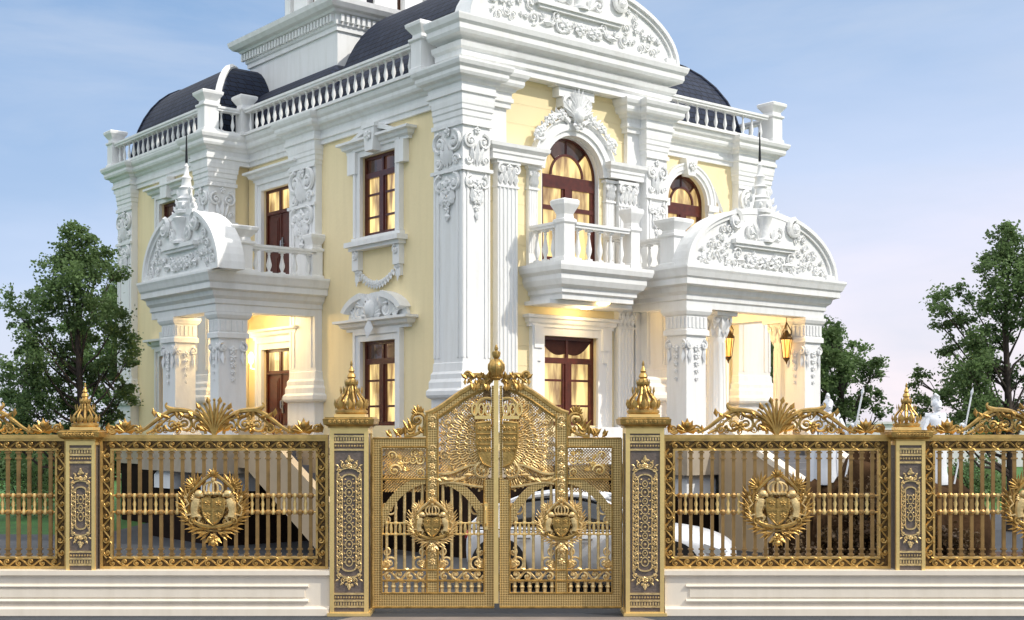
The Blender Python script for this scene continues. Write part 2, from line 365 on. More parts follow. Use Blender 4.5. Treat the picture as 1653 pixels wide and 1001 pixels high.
# ---- entablature round the eaves
P_ENT = [(-.1,12.05),(.10,12.05),(.10,12.2),(.16,12.22),(.16,12.34),(.12,12.36),(.12,12.5),(.2,12.54),(.24,12.62),(.36,12.66),(.40,12.74),(.40,12.84),(.48,12.92),(.52,13.02),(.52,13.08),(-.1,13.08)]
m = MB()
m.mold([(1.86,.50),(1.86,.28),(1.02,.28),(1.02,0),(0,0),(0,1.45),(.25,1.45),(.25,8.28),(.0,8.28),(0,10.0),(.25,10.0),(.25,13.35),(-.38,13.35),(-1.45,13.35),(-1.45,14.5),(-1.15,14.5),(-1.15,20.3),(-1.4,20.3),(-1.4,21.8),(0,21.8)][::-1], P_ENT)
vb(m, 'entablature', WHITE)
m = MB()
m.mold([(6.95,.50),(6.95,.28),(7.55,.28),(7.55,0),(8.55,0),(8.55,1.7),(9.4,1.7),(9.4,1.95),(14.0,1.95),(14.0,1.65),(15.85,1.65),(15.85,14)], P_ENT)
vb(m, 'entablature', WHITE)

# ---- big pedimented cornice above the front block
P_PED = [(-.1,13.081),(.12,13.081),(.12,13.25),(.2,13.3),(.2,13.45),(.30,13.52),(.34,13.66),(.12,13.68),(.12,13.78),(.45,13.86),(.5,13.95),(.5,14.10),(.58,14.18),(.62,14.32),(.62,14.36),(-.1,14.36)]
m = MB(); m.mold([(.1,1.25),(.1,.12),(8.45,.12),(8.45,2.0)], P_PED)
m.prismz([(.12,.14),(8.43,.14),(8.43,2.0),(.92,2.0),(.92,1.24),(.12,1.24)], 13.1, 14.34)
# bracket cluster under the cornice above the arch
for k, (hw, zz) in enumerate([(1.15,13.35),(.95,13.05),(.75,12.75),(.6,12.45)]): m.box(4.6-hw, 4.6+hw, .08+.03*k, .45, zz, zz+.285)
vb(m, 'pediment_cornice', WHITE)

def foliage_panel(m, x0, x1, z0, z1, y, seed, inside=None, size=.3, count=40):
    rnd = random.Random(seed); done = []
    for _ in range(count*12):
        if len(done) >= count: break
        r = size*rnd.uniform(.5, 1.0); x = rnd.uniform(x0, x1); z = rnd.uniform(z0, z1)
        if inside and not inside(x, z, r): continue
        if any(hypot(x-a, z-b) < (r+c)*.72 for a, b, c in done): continue
        done.append((x, z, r))
        k = rnd.random()
        if k < .5: m.spiral(x, z, r, rnd.uniform(0, 6.3), rnd.uniform(1.0, 1.5), rnd.choice((-1, 1)), r*.2, y)
        elif k < .75: m.rosette(x, z, r*.85, y, rnd.choice((5, 6)))
        else: m.fan(x, z-r*.5, pi/2+rnd.uniform(-1.2, 1.2), 2.0, 5, r*1.3, r*.5, y)
    return done

def arched_pediment(hw, rise, dep, seed, crown=True):
    """parts in local x (centred), y from 0 (front) back; base at z=0"""
    t = MB()
    N = 28; t.prism([(hw*cos(pi*k/N), rise*sin(pi*k/N)) for k in range(N+1)], 0, dep)
    r = MB()
    prof = [(0.03,-.16),(-.10,-.16),(-.13,-.08),(-.24,-.08),(-.24,.05),(.0,.05)]
    a_in = radians(66)
    r.arc(0, 0, hw, rise, prof, 0, a_in, 22); r.arc(0, 0, hw, rise, prof, pi-a_in, pi, 22)
    r.arc(0, 0, hw-.0, rise, [(.035,-.02),(-.16,-.02),(-.16,.05),(.035,.05)], a_in, pi-a_in, 10)
    for sx in (1, -1):
        xe, ze = hw*cos(a_in)*sx, rise*sin(a_in)
        r.spiral(xe-sx*.02, ze-.30, .32, pi/2, 1.5, sx, .10, -.10)
        r.prism([(sx*hw*1.0, 0), (sx*(hw+.0), .18), (sx*(hw-.55), .18), (sx*(hw-.55), 0)] if sx < 0 else [(hw-.55,0),(hw,0),(hw,.18),(hw-.55,.18)], -.14, .0)
    lz = rise*.42; lw = hw*.42
    r.box(-lw, lw, -.20, 0, lz, lz+.14); r.box(-lw*.94, lw*.94, -.13, 0, lz-.10, lz)
    r.box(-hw, hw, -.06, 0, 0, .10)
    c = MB()
    def inside(x, z, rr):
        q = (x/(hw-.28))**2+(z/(rise-.25))**2
        return q < .86 and z > .16+rr*.4 and not (abs(x) < lw+.15 and z > lz-.2) and not (abs(x) < lw*.9 and z > lz*.75)
    foliage_panel(c, .2, hw, .1, rise, -.06, seed, inside, .23, 48)
    half = MB(); half.v, half.f = list(c.v), list(c.f)
    c.T(flip=True); c.add(half.v, half.f); c.T()
    for x in (-.55, 0, .55): c.rosette(x*hw/4, lz*.45, .24, -.06, 6)
    for sx in (1, -1):
        c.spiral(sx*.75*hw/4, lz*.45, .25, 0, 1.3, sx, .05, -.06); c.leaf(sx*1.0*hw/4, lz*.4, 0 if sx > 0 else pi, .5, .22, -.06)
    # urn pedestal with flutes and side scrolls in the middle
    c.lathe(0, -.02, lz+.14, [(.30,0),(.30,.08),(.20,.14),(.16,.5),(.26,.75),(.30,.85),(.2,.9)], 10)
    for sx in (1, -1):
        c.spiral(sx*.55*hw/4+sx*.15, lz+.42, .24, pi/2, 1.25, -sx, .06, -.08)
        c.fan(sx*.36, lz+.2, pi/2-sx*.5, .8, 3, .6, .18, -.08)
    return t, r, c
def spire(h):
    m = MB(); m.lathe(0, .05, 0, [(.42,0),(.42,.1),(.36,.14),(.40,.40),(.30,.48),(.36,.56),(.24,.66),(.22,.9),(.29,.98),(.20,1.05),(.17,1.30),(.21,1.36),(.11,1.46),(.075,1.75),(.10,1.8),(.03,1.9),(.02,2.0)], 14, k=h/2.0)
    for i in range(8):
        a = 2*pi*i/8; m.ball(.34*h/2*cos(a), .05+.34*h/2*sin(a), .27*h/2, .09*h/2, sz=1.6, n=6, m=4)
    return m
def spire_side():
    m = MB()
    for sx in (1, -1):
        m.tube(b2(.02, (sx*.95,-.35), (sx*.75,-.05), (sx*.42,.0), (sx*.34,.75), n=12), [.17-.008*k for k in range(13)], 7, .8)
        for k in range(6): t = k/5; m.leaf(sx*(.85-.48*t), -.22+.75*t*t, pi/2-sx*(.9-.6*t), .34, .2, -.02)
    return m

# main pediment (mostly above the frame)
def place_pediment(hw, rise, dep, seed, loc, rz, sp_h, sp_z, rod):
    t, r, c = arched_pediment(hw, rise, dep, seed)
    p = vb(t, 'pediment', WHITE, loc=loc, rz=rz)
    vb(r, 'pediment_rim', WHITE, p, smooth=False); vb(c, 'pediment_carving', CARVE, p, smooth=True)
    if sp_h:
        vb(spire_side(), 'spire_scroll', CARVE, p, loc=(0,.1,sp_z), smooth=True)
        vb(spire(sp_h), 'spire', WHITE, p, loc=(0,.1,sp_z), smooth=True)
        if rod:
            q = MB(); q.tube([(0,.05,0),(0,.05,rod)], [.045,.018], 6); vb(q, 'lightning_rod', IRON, p, loc=(0,.1,sp_z+sp_h-.05))
    return p
place_pediment(4.32, 2.02, .7, 3, (4.27,-.32,14.361), 0, 0, 0, 0)

# ---- fluted and plain piers
def pier_face_ornament(c, w, zb, zt, drop=True):
    """capital block and pendant carved on a face centred on x=0 at y=0; zb..zt is the capital block"""
    h = zt-zb
    c.box(-w/2-.05, w/2+.05, -.07, 0, zt-.07, zt+.06)
    c.box(-w/2-.07, w/2+.07, -.09, 0, zb-.10, zb)
    for sx in (1, -1):
        c.spiral(sx*w*.25, zb+h*.60, w*.23, pi/2, 1.6, -sx, w*.05, -.05); c.spiral(sx*w*.3, zb+h*.18, w*.13, 0, 1.2, sx, w*.04, -.04)
        c.leaf(sx*w*.08, zb+h*.05, pi/2-sx*.25, h*.5, w*.2, -.03)
    c.leaf(0, zb+h*.02, pi/2, h*.6, w*.25, -.04); c.rosette(0, zb+h*.85, w*.13, -.04, 5)
    if drop:
        z = zb-.18
        for sx in (1, -1):
            c.spiral(sx*w*.24, z-.25, w*.2, pi/2, 1.3, -sx, w*.05, -.04); c.leaf(sx*w*.2, z-.35, -pi/2-sx*.2, .6, w*.24, -.03)
            c.ball(sx*w*.15, -.04, z-.75, w*.09, n=6, m=4)
        for k in range(4): c.rosette(0, z-.28-.24*k, w*(.2-.03*k), -.04, 5)
        c.leaf(0, z-1.05, -pi/2, .32, w*.18, -.03)
def pier(x0, x1, y0, y1, zb, zt, base=True, cap=None, faces=('F',), drop=True, panel=True):
    """square pier from zb to zt, front at y0, left at x0; returns shaft and carving"""
    m = MB(); c = MB()
    m.box(x0, x1, y0, y1, zb, zt)
    path = [(x0,y1),(x0,y0),(x1,y0),(x1,y1)]
    if base: m.mold(path, [(-.05,1.74),(.10,1.74),(.10,3.28),(.26,3.33),(.30,3.40),(.30,3.52),(.20,3.60),(.20,3.78),(.13,3.88),(.13,4.02),(.05,4.10),(.03,4.34),(-.05,4.40)])
    if cap: m.mold(path, [(-.05,11.40),(.02,11.40),(.02,11.52),(.05,11.56),(.05,11.70),(.08,11.74),(.08,11.86),(.10,11.9),(.11,12.045),(-.05,12.045)])
    if cap:
        zc0, zc1 = cap
        if 'F' in faces:
            c.T((x0+x1)/2, y0, 0, 0); pier_face_ornament(c, x1-x0, zc0, zc1, drop)
        if 'L' in faces:
            c.T(x0, (y0+y1)/2, 0, LEFT); pier_face_ornament(c, y1-y0, zc0, zc1, drop)
        if 'R' in faces:
            c.T(x1, (y0+y1)/2, 0, pi/2); pier_face_ornament(c, y1-y0, zc0, zc1, drop)
        c.T()
        if panel:
            lo = 4.5; hi = zc0-(1.55 if drop else .25)
            for f in faces:
                if f == 'F': m.T((x0+x1)/2, y0, 0, 0); ww = x1-x0
                elif f == 'L': m.T(x0, (y0+y1)/2, 0, LEFT); ww = y1-y0
                else: m.T(x1, (y0+y1)/2, 0, pi/2); ww = y1-y0
                for sx in (1, -1): m.box(sx*ww*.30, sx*ww*.36, -.035, 0, lo, zc0-.1)
                for sx in (1, -1): m.box(sx*ww*.44, sx*ww*.5, -.025, 0, lo, zc0-.1)
            m.T()
    p = vb(m, 'pilaster', WHITE)
    if cap: vb(c, 'capital', CARVE, p, smooth=True)
    return p
# corner pier of the front block and its twin on the right
pier(0, 1.0, 0, 1.42, 1.75, 12.045, 1.9, (10.05, 11.35), ('F','L'))
pier(7.55, 8.5, 0, .6, 1.75, 12.045, 1.9, (10.05, 11.35), ('F',))
m = MB(); m.box(1.0, 1.86, .28, .6, 10.955, 12.045); m.box(1.0, 1.22, .281, .6, 1.8, 10.95); vb(m, 'pilaster_backing', WHITE)
m = MB(); m.box(6.95, 7.55, .28, .6, 10.955, 12.045); m.box(7.32, 7.55, .281, .6, 1.8, 10.95); vb(m, 'pilaster_backing', WHITE)
# left facade pier beside the doors, wing piers
pier(.0, .5, 8.28, 10.0, 1.75, 12.045, 1.7, (10.1, 11.4), ('L',))
pier(-1.45, -.38, 13.35, 14.5, 1.75, 12.045, 1.7, (9.95, 11.3), ('F','L'))
pier(-1.4, -.5, 20.3, 21.7, 1.75, 12.045, 1.7, (9.95, 11.3), ('L',))
# right wing pier
pier(14.0, 15.8, 1.65, 3.0, 1.75, 12.045, 1.7, (10.0, 11.3), ('F',))
pier(8.62, 9.4, 1.7, 2.1, 1.75, 12.045, 1.7, (10.0, 11.3), ('F',))

# ---- serliana order round the balcony window
def fluted(x0, x1, y, zb, zt, cz, yb):
    m = MB(); c = MB(); w_ = x1-x0; k = 5
    m.box(x0, x1, y, yb, zb, zt)
    for i in range(k): xx = x0+w_*(i+.5)/k; m.tube([(xx,y,zb+.5),(xx,y,cz-.02)], w_*.06, 5)
    if zt-zb > 4: m.mold([(x0,yb),(x0,y),(x1,y),(x1,yb)], [(-.03,zb),(.1,zb),(.1,zb+.3),(.06,zb+.36),(.06,zb+.5),(-.03,zb+.5)])
    cx = (x0+x1)/2; h = zt-cz
    c.box(x0-.07, x1+.07, y-.07, yb, zt-.10, zt-.003); c.box(x0-.03, x1+.03, y-.05, yb, cz-.06, cz)
    for i in range(4): c.leaf(x0+w_*(i+.5)/4, cz, pi/2, h*.5, w_*.3, y-.03, .09)
    for i in range(3): c.leaf(x0+w_*(i+1)/4, cz+h*.25, pi/2, h*.5, w_*.3, y-.05, .1)
    for sx in (1, -1): c.spiral(cx+sx*w_*.36, zt-.26, w_*.2, pi/2, 1.4, -sx, w_*.06, y-.07)
    c.rosette(cx, zt-.2, w_*.15, y-.08, 5)
    p = vb(m, 'pilaster', WHITE); vb(c, 'capital', CARVE, p, smooth=True)
fluted(1.47, 2.24, .20, 2.3, 10.47, 9.72, .45)
fluted(2.78, 3.14, .32, 7.3, 10.47, 9.80, .45)
fluted(6.02, 6.40, .32, 7.3, 10.42, 9.75, .45)
fluted(6.50, 7.26, .20, 7.3, 10.42, 9.66, .45)
fluted(6.50, 7.20, .24, 1.8, 6.3, 5.7, .45)
P_SM = [(-.05,10.471),(.06,10.471),(.06,10.62),(.1,10.66),(.1,10.74),(.2,10.84),(.22,10.95),(-.05,10.95)]
m = MB(); m.mold([(1.25,.47),(1.25,.14),(3.12,.14),(3.12,.47)], P_SM); m.box(1.26,3.11,.15,.45,10.472,10.94)
vb(m, 'small_entablature', WHITE); m = MB(); m.mold([(6.08,.47),(6.08,.14),(7.5,.14),(7.5,.47)], P_SM); m.box(6.09,7.49,.15,.45,10.472,10.94)
vb(m, 'small_entablature', WHITE)
# archivolt and its carved crest
m = MB(); m.arc(4.62, 10.38, 1.24, 1.24, [(0,.02),(0,-.20),(.16,-.20),(.16,-.26),(.34,-.26),(.40,-.20),(.46,-.20),(.50,-.30),(.54,-.30),(.54,.02)], 0.06, pi-.06, 30, y=.45)
m.arc(4.62, 10.39, 1.195, 1.195, [(0,.0),(.028,.0),(.028,.29),(0,.29)], 0, pi, 30, y=.45); m.box(4.62-1.22, 4.62-1.195, .45, .74, 7.4, 10.39); m.box(4.62+1.195, 4.62+1.228, .45, .74, 7.4, 10.39)
vb(m, 'archivolt', WHITE, smooth=True)
m = MB()
yb = .28
m.spiral(4.25, 12.55, .25, pi/2, 1.3, 1, .09, yb-.15); m.spiral(4.95, 12.55, .25, pi/2, 1.3, -1, .09, yb-.15)
m.fan(4.6, 12.1, pi/2, 2.2, 11, .98, .2, yb-.18); m.fan(4.6, 12.3, pi/2, 1.4, 7, .85, .16, yb-.22); m.ball(4.6, yb-.22, 12.2, .2, sz=1.3); m.rosette(4.6, 11.95, .25, yb-.2)
for sx in (1, -1):
    m.tube(b2(yb-.1, (4.6+sx*.3,12.0), (4.6+sx*.8,12.4), (4.6+sx*1.2,12.0), (4.6+sx*1.62,11.35), n=12), [.09-.005*k for k in range(13)], 6)
    for k in range(9):
        t = k/8; x = 4.6+sx*(.45+1.2*t); z = 12.1-.85*t*t+.1
        m.leaf(x, z, (pi/2-sx*(.9+.5*sin(k*2))), .30*(1-.45*t), .17*(1-.3*t), yb-.1); m.leaf(x, z-.06, (-pi/2+sx*1.0), .22*(1-.4*t), .14, yb-.1); m.spiral(x, z, .13*(1-.4*t), k, 1.2, sx, .04, yb-.12)
        if k % 3 == 1: m.rosette(x, z, .2, yb-.14)
    m.spiral(4.6+sx*1.5, 11.5, .24, 0, 1.3, sx, .07, yb-.1)
vb(m, 'arch_crest', CARVE, smooth=True)
m = MB(); m.arc(11.475, 10.475, 1.03, 1.03, [(0,.02),(0,-.14),(.10,-.14),(.12,-.2),(.26,-.2),(.3,-.24),(.36,-.24),(.36,.02)], 0.0, pi, 26, y=1.95)
for sx in (1, -1): m.box(11.475+sx*1.02, 11.475+sx*1.55, 1.72, 1.95, 10.25, 10.47); m.box(11.475+sx*1.05, 11.475+sx*1.35, 1.80, 1.95, 7.8, 10.25)
m.prism([(11.3,11.4),(11.65,11.4),(11.78,12.0),(11.17,12.0)], 1.62, 1.95)
vb(m, 'archivolt', WHITE)
m = MB()
for sx in (1, -1):
    for k in range(6): m.leaf(11.475+sx*(1.35+.08*k), 11.3-.13*k, -pi/2+sx*.4, .45, .2, 1.9)
m.rosette(11.475, 11.75, .2, 1.58); vb(m, 'arch_crest', CARVE, smooth=True)

# ---- windows and doors. local x right, y inward, z up, origin at bottom centre of the opening
def casement(W, H, top=.24, swag=False):
    fr = MB(); lit = MB(); dim = MB(); b = .10; d0, d1 = .0, .12
    fr.box(-W/2, -W/2+b, d0, d1, 0, H); fr.box(W/2-b, W/2, d0, d1, 0, H); fr.box(-W/2+b, W/2-b, d0+.003, d1, 0, b*1.3); fr.box(-W/2+b, W/2-b, d0+.003, d1, H-b, H)
    zt = H*(1-top); fr.box(-W/2+b, W/2-b, d0-.02, d1, zt-.09, zt+.09)
    fr.box(-.10, .10, d0-.03, d1, b*1.3, zt-.09); fr.box(-.05, .05, d0+.01, d1, zt+.09, H-b)
    for sx in (1, -1):
        for z in (zt-.62, .62): fr.box(sx*.10, sx*(W/2-b), d0+.015, d1-.02, z-.035, z+.035)
        fr.box(sx*.10, sx*.19, d0+.005, d1-.015, b*1.3, zt-.09); fr.box(sx*(W/2-b), sx*(W/2-b-.09), d0+.005, d1-.015, b*1.3, zt-.09)
    lit.box(-W/2+b, W/2-b, .075, .095, .05, zt); dim.box(-W/2+b, W/2-b, .075, .095, zt, H-.03)
    return fr, lit, dim
def add_window(loc, rz, W, H, **k):
    fr, lit, dim = casement(W, H, **k)
    p = vb(fr, 'window', MAHOG, loc=loc, rz=rz); vb(lit, 'pane', PANE, p); vb(dim, 'transom_pane', PANED, p); return p
def add_door(loc, rz, W, H):
    fr = MB(); lit = MB(); h = MB(); zt = H*.76
    fr.box(-W/2, W/2, .06, .12, 0, zt); b = .10
    fr.box(-W/2, -W/2+b, 0, .12, 0, H); fr.box(W/2-b, W/2, 0, .12, 0, H); fr.box(-W/2+b, W/2-b, .003, .12, H-b, H); fr.box(-W/2+b, W/2-b, .0, .12, zt-.06, zt+.06); fr.box(-.07, .07, 0, .12, zt+.06, H-b); fr.box(-.04,.04,.03,.12,0,zt-.06)
    for sx in (1, -1):
        for z0, z1 in ((.25, zt*.42), (zt*.47, zt-.2)):
            fr.box(sx*.16, sx*(W/2-.2), .035, .06, z0, z1); fr.box(sx*.24, sx*(W/2-.28), .02, .06, z0+.09, z1-.09)
    lit.box(-W/2+b, W/2-b, .07, .1, zt+.02, H-.03)
    h.tube([(.16,-.02,1.35),(.16,-.07,1.38),(.16,-.07,1.62),(.16,-.02,1.65)], .025, 6); h.box(.12,.2,-.0,.05,1.2,1.75)
    h.tube([(.16,-.06,1.5),(.40,-.06,1.5)], .02, 6)
    p = vb(fr, 'door', MAHOG, loc=loc, rz=rz); vb(lit, 'transom_pane', PANE, p); vb(h, 'handle', ALLOY, p); return p
def add_arched(loc, rz, W, H):
    fr = MB(); lit = MB(); dim = MB(); r = W/2; zs_ = H-r; b = .10
    fr.arc(0, zs_, r-b, r-b, [(0,0),(b,0),(b,.12),(0,.12)], 0, pi, 28)
    fr.box(-r, -r+b, 0, .12, 0, zs_); fr.box(r-b, r, 0, .12, 0, zs_)
    fr.box(-r+b, r-b, -.02, .12, zs_-.42, zs_-.02)
    fr.box(-r+b, r-b, -.01, .12, zs_-1.12, zs_-.98); fr.box(-.13, .13, -.03, .12, 0, zs_-.42)
    fr.box(-r+b, r-b, -.01, .12, 0, .5)
    fr.arc(0, zs_, r*.52, r*.52, [(0,.01),(.07,.01),(.07,.12),(0,.12)], 0, pi, 20)
    for k in (1, 2, 3):
        a = pi*k/4; fr.tube([(r*.55*cos(a),.05,zs_+r*.55*sin(a)),((r-.06)*cos(a),.05,zs_+(r-.06)*sin(a))], .035, 4)
    for sx in (1, -1): fr.box(sx*(r-b), sx*(r-b-.12), .01, .11, .5, zs_-.42); fr.box(sx*.13, sx*.22, .01, .11, .5, zs_-.42)
    lit.box(-r+b, r-b, .075, .095, .3, zs_); N = 16
    lit.prism([(r*.53*cos(pi*k/N), zs_+.001+r*.53*sin(pi*k/N)) for k in range(N+1)], .07, .09)
    def sector(mm, a0, a1): 
        pts = [(r*.53*cos(a0+(a1-a0)*k/8), zs_+r*.53*sin(a0+(a1-a0)*k/8)) for k in range(9)]+[((r-b*.5)*cos(a1+(a0-a1)*k/8), zs_+(r-b*.5)*sin(a1+(a0-a1)*k/8)) for k in range(9)]
        mm.prism(pts[::-1], .072, .092)
    sector(lit, 0, pi/4); sector(dim, pi/4, pi/2); sector(dim, pi/2, 3*pi/4); sector(lit, 3*pi/4, pi)
    p = vb(fr, 'arched_window', MAHOG, loc=loc, rz=rz); vb(lit, 'pane', PANE, p); vb(dim, 'fanlight_pane', PANED, p); return p
add_window((.34,4.71,2.5), LEFT, 2.06, 2.72); add_window((.34,4.71,8.62), LEFT, 2.06, 2.6)
add_window((-1.06,17.1,8.6), LEFT, 1.8, 2.55); add_window((-1.06,17.1,2.5), LEFT, 1.8, 2.7)
add_door((.34,11.32,1.75), LEFT, 2.05, 3.5); add_door((.34,11.32,7.5), LEFT, 2.05, 3.55)
add_arched((4.625,.62,7.3), 0, 2.45, 4.32); add_arched((11.475,2.10,8.0), 0, 2.05, 3.5)
# tall glazed doors with a red drape in the lower front
fr, lit, dim = casement(2.27, 2.8, .27); p = vb(fr, 'window', MAHOG, loc=(4.585,.58,2.5)); vb(lit, 'pane', PANE, p); vb(dim, 'transom_pane', PANE, p)
m = MB()
for sx in (1, -1):
    pts = [(sx*.03, 2.70)]+[(sx*(.03+1.0*k/8), 2.28+.36*(k/8)**2.2-.10*sin(pi*k/8)) for k in range(9)]+[(sx*1.03, 2.70)]
    m.prism(pts if sx > 0 else pts[::-1], .05, .068)
vb(m, 'drape', mat('dark_red_drape', (.05,.012,.01), .85, var=.3, vscale=10), p)
add_door((11.8,2.22,1.75), 0, 2.95, 3.85)

# ---- window surrounds, hoods and sills (local: opening centred on x=0, wall face at y=0)
def surround(m, W, z0, z1, wd=.34, y=-.12):
    for sx in (1, -1):
        m.box(sx*W/2, sx*(W/2+wd), y, 0, z0, z1+wd); m.box(sx*(W/2+wd*.62), sx*(W/2+wd), y-.06, y, z0, z1+wd)
    m.box(-W/2, W/2, y+.004, 0, z1, z1+wd); m.box(-W/2-wd*.6, W/2+wd*.6, y-.058, y, z1+wd*.62, z1+wd)
def hood(m, hw, z, out_=.38):
    m.mold([(-hw,.02),(-hw,-.1),(hw,-.1),(hw,.02)], [(-.03,z),(.04,z),(.04,z+.08),(out_*.5,z+.14),(out_*.6,z+.24),(out_,z+.28),(out_,z+.36),(-.03,z+.40)])
    m.box(-hw, hw, -.1, 0, z+.003, z+.37)
# upper left window
m = MB(); surround(m, 2.02, 8.62, 11.22, .32); m.box(-1.55,1.55,-.40,0,8.30,8.46); m.box(-1.45,1.45,-.28,0,8.18,8.30); m.box(-1.4,1.4,-.2,0,8.46,8.60)
for sx in (1, -1):
    m.box(sx*1.0, sx*1.36, -.2, 0, 7.55, 8.18); m.box(sx*1.04, sx*1.3, -.12, 0, 7.2, 7.55)
    m.prism([(sx*.3,11.93),(sx*1.2,11.70),(sx*1.2,11.79),(sx*.3,12.10)][::sx], -.34, 0); m.box(sx*1.15, sx*1.62, -.22, 0, 10.7, 11.4)
hood(m, 1.75, 11.40, .30); m.prism([(-.22,11.25),(.22,11.25),(.32,11.98),(-.32,11.98)], -.44, 0); m.box(-.38,.38,-.47,0,11.981,12.09)
vb(m, 'window_surround', WHITE, loc=(.25,4.71,0), rz=LEFT)
m = MB()
for k in range(17):
    t = k/16; x = -1.15+2.3*t; z = 7.62-.58*sin(pi*t)**.8; m.ball(x, -.08, z, .065+.04*sin(pi*t), n=6, m=4)
    m.leaf(x, z, -pi/2+(t-.5)*2, .2, .14, -.1)
for sx in (1, -1): m.rosette(sx*1.18, 7.6, .2, -.12); m.leaf(sx*1.18, 7.5, -pi/2, .5, .2, -.1); m.spiral(sx*1.18, 8.0, .15, pi/2, 1.2, sx, .05, -.22)
m.rosette(0, 7.04, .15, -.12); m.rosette(0, 11.75, .2, -.46)
vb(m, 'garland', CARVE, loc=(.25,4.71,0), rz=LEFT, smooth=True)
# lower left window with carved pediment
m = MB(); surround(m, 2.02, 1.8, 5.22, .34); hood(m, 1.75, 5.56)
m.arc(0, 5.93, 1.75, .82, [(.06,-.42),(-.14,-.42),(-.2,-.25),(-.2,0),(.06,0)], radians(18), radians(70), 14); m.arc(0, 5.93, 1.75, .82, [(.06,-.42),(-.14,-.42),(-.2,-.25),(-.2,0),(.06,0)], radians(110), radians(162), 14)
m.prism([(-1.7,5.93)]+[(1.7*cos(pi-pi*k/18), 5.93+.85*sin(pi*k/18)) for k in range(1,18)][::1]+[(1.7,5.93)], -.12, 0) if False else m.prism([(1.7*cos(pi*k/18), 5.93+.85*sin(pi*k/18)) for k in range(19)], -.12, 0)
vb(m, 'window_surround', WHITE, loc=(.25,4.71,0), rz=LEFT)
m = MB()
m.fan(0, 5.95, pi/2, 2.8, 13, .80, .19, -.3); m.ball(0,-.38,6.2,.22,sz=1.4); m.leaf(0,5.95,-pi/2,.7,.4,-.4,.2)
for sx in (1, -1):
    m.spiral(sx*.75, 6.2, .3, pi/2, 1.4, -sx, .09, -.25); m.spiral(sx*1.2, 6.1, .18, 0, 1.2, sx, .06, -.22); m.fan(sx*.5, 6.3, pi/2-sx*.7, 1.4, 5, .6, .2, -.3); m.fan(sx*1.0, 5.98, pi/2-sx*1.0, 1.4, 5, .5, .18, -.22)
vb(m, 'pediment_carving', CARVE, loc=(.25,4.71,0), rz=LEFT, smooth=True)
# wing windows and the two doors of the left facade
for (a_, b_, W, z0, z1) in ((-1.15,17.1,1.8,8.6,11.15),(-1.15,17.1,1.8,2.5,5.2)):
    m = MB(); surround(m, W, z0, z1, .3); hood(m, 1.5, z1+.3, .3); m.prism([(-.25,z1+.1),(.25,z1+.1),(.36,z1+.9),(-.36,z1+.9)], -.36, 0); m.box(-1.35,1.35,-.3,0,z0-.2,z0)
    vb(m, 'window_surround', WHITE, loc=(a_,b_,0), rz=LEFT)
for z0, z1 in ((1.75,5.25),(7.5,11.05)):
    m = MB(); surround(m, 2.05, z0, z1, .36); hood(m, 1.55, z1+.36, .34); vb(m, 'door_surround', WHITE, loc=(.25,11.32,0), rz=LEFT)
m = MB(); surround(m, 2.27, 1.8, 5.30, .55, -.10); hood(m, 1.75, 5.55, .2)
for sx in (1, -1): m.box(sx*1.25, sx*1.62, -.2, 0, 4.9, 5.6); m.box(sx*1.3, sx*1.55, -.15, 0, 4.5, 4.9)
vb(m, 'window_surround', WHITE, loc=(4.585,.45,0))
m = MB(); surround(m, 3.0, 1.75, 5.6, .3); vb(m, 'door_surround', WHITE, loc=(11.8,1.95,0))

# ---- balustrades
BAL = MB(); BAL.box(-.1,.1,-.1,.1,0,.06)
BAL.lathe(0, 0, .05, [(.075,0),(.05,.05),(.055,.08),(.108,.22),(.112,.30),(.08,.44),(.048,.60),(.045,.68),(.07,.73),(.05,.76),(.085,.80)], 8); BAL.box(-.1,.1,-.1,.1,.84,.90)
bal_src = None
def balustrade(name, runs, z, h, posts, step=.42, thin=.62):
    """runs: list of ((x0,y0),(x1,y1)); posts: (x,y,size)"""
    global bal_src
    rails = MB()
    for (a, b) in runs:
        a = Vector(a); b = Vector(b); d = (b-a); ang = atan2(d.y, d.x); l = d.length
        rails.T(a.x, a.y, 0, ang)
        rails.box(0, l, -.16, .16, z, z+.10); rails.box(0, l, -.15, .15, z+h-.16, z+h-.08); rails.box(0, l, -.19, .19, z+h-.08, z+h)
    rails.T()
    root = vb(rails, name, WHITE)
    sc = (h-.26)/.90
    for (a, b) in runs:
        a = Vector(a); b = Vector(b); l = (b-a).length; k = max(1, round((l-.1)/step))
        for i in range(k):
            p = a+(b-a)*((i+.5)/k)
            if bal_src is None:
                mm = MB(); mm.v, mm.f = [Vector((q.x, q.y, q.z)) for q in BAL.v], BAL.f
                o = vb(mm, 'baluster', WHITE, root, smooth=True); bal_src = o
            else: o = put(bal_src, root)
            o.location = (p.x*S, p.y*S, (z+.10)*S); o.scale = (thin, thin, sc)
    for (x, y, sz) in posts:
        q = MB(); hh = h/1.05
        q.lathe(0, 0, 0, [(sz*1.18,0),(sz*1.18,.12*hh),(sz,.16*hh),(sz,.98*hh),(sz*1.22,1.03*hh),(sz*1.22,1.10*hh),(sz*.9,1.14*hh),(sz*.85,1.24*hh),(sz*1.45,1.48*hh),(sz*1.5,1.58*hh),(sz*1.3,1.62*hh),(0,1.66*hh)], square=True)
        o = vb(q, 'post', WHITE, root, loc=(x, y, z))
    return root
balustrade('balustrade', [((-.18,2.2),(-.18,12.75)), ((-.4,13.1),(-1.3,13.1)), ((-1.52,13.7),(-1.52,21.4))], 13.085, .97, [(-.16,1.75,.27),(-.16,13.05,.24),(-1.52,13.25,.28),(-1.52,21.65,.25)], .44)
balustrade('balustrade', [((8.9,1.5),(15.3,1.5)), ((15.75,1.9),(15.75,9))], 13.085, .97, [(15.72,1.5,.27)], .48)

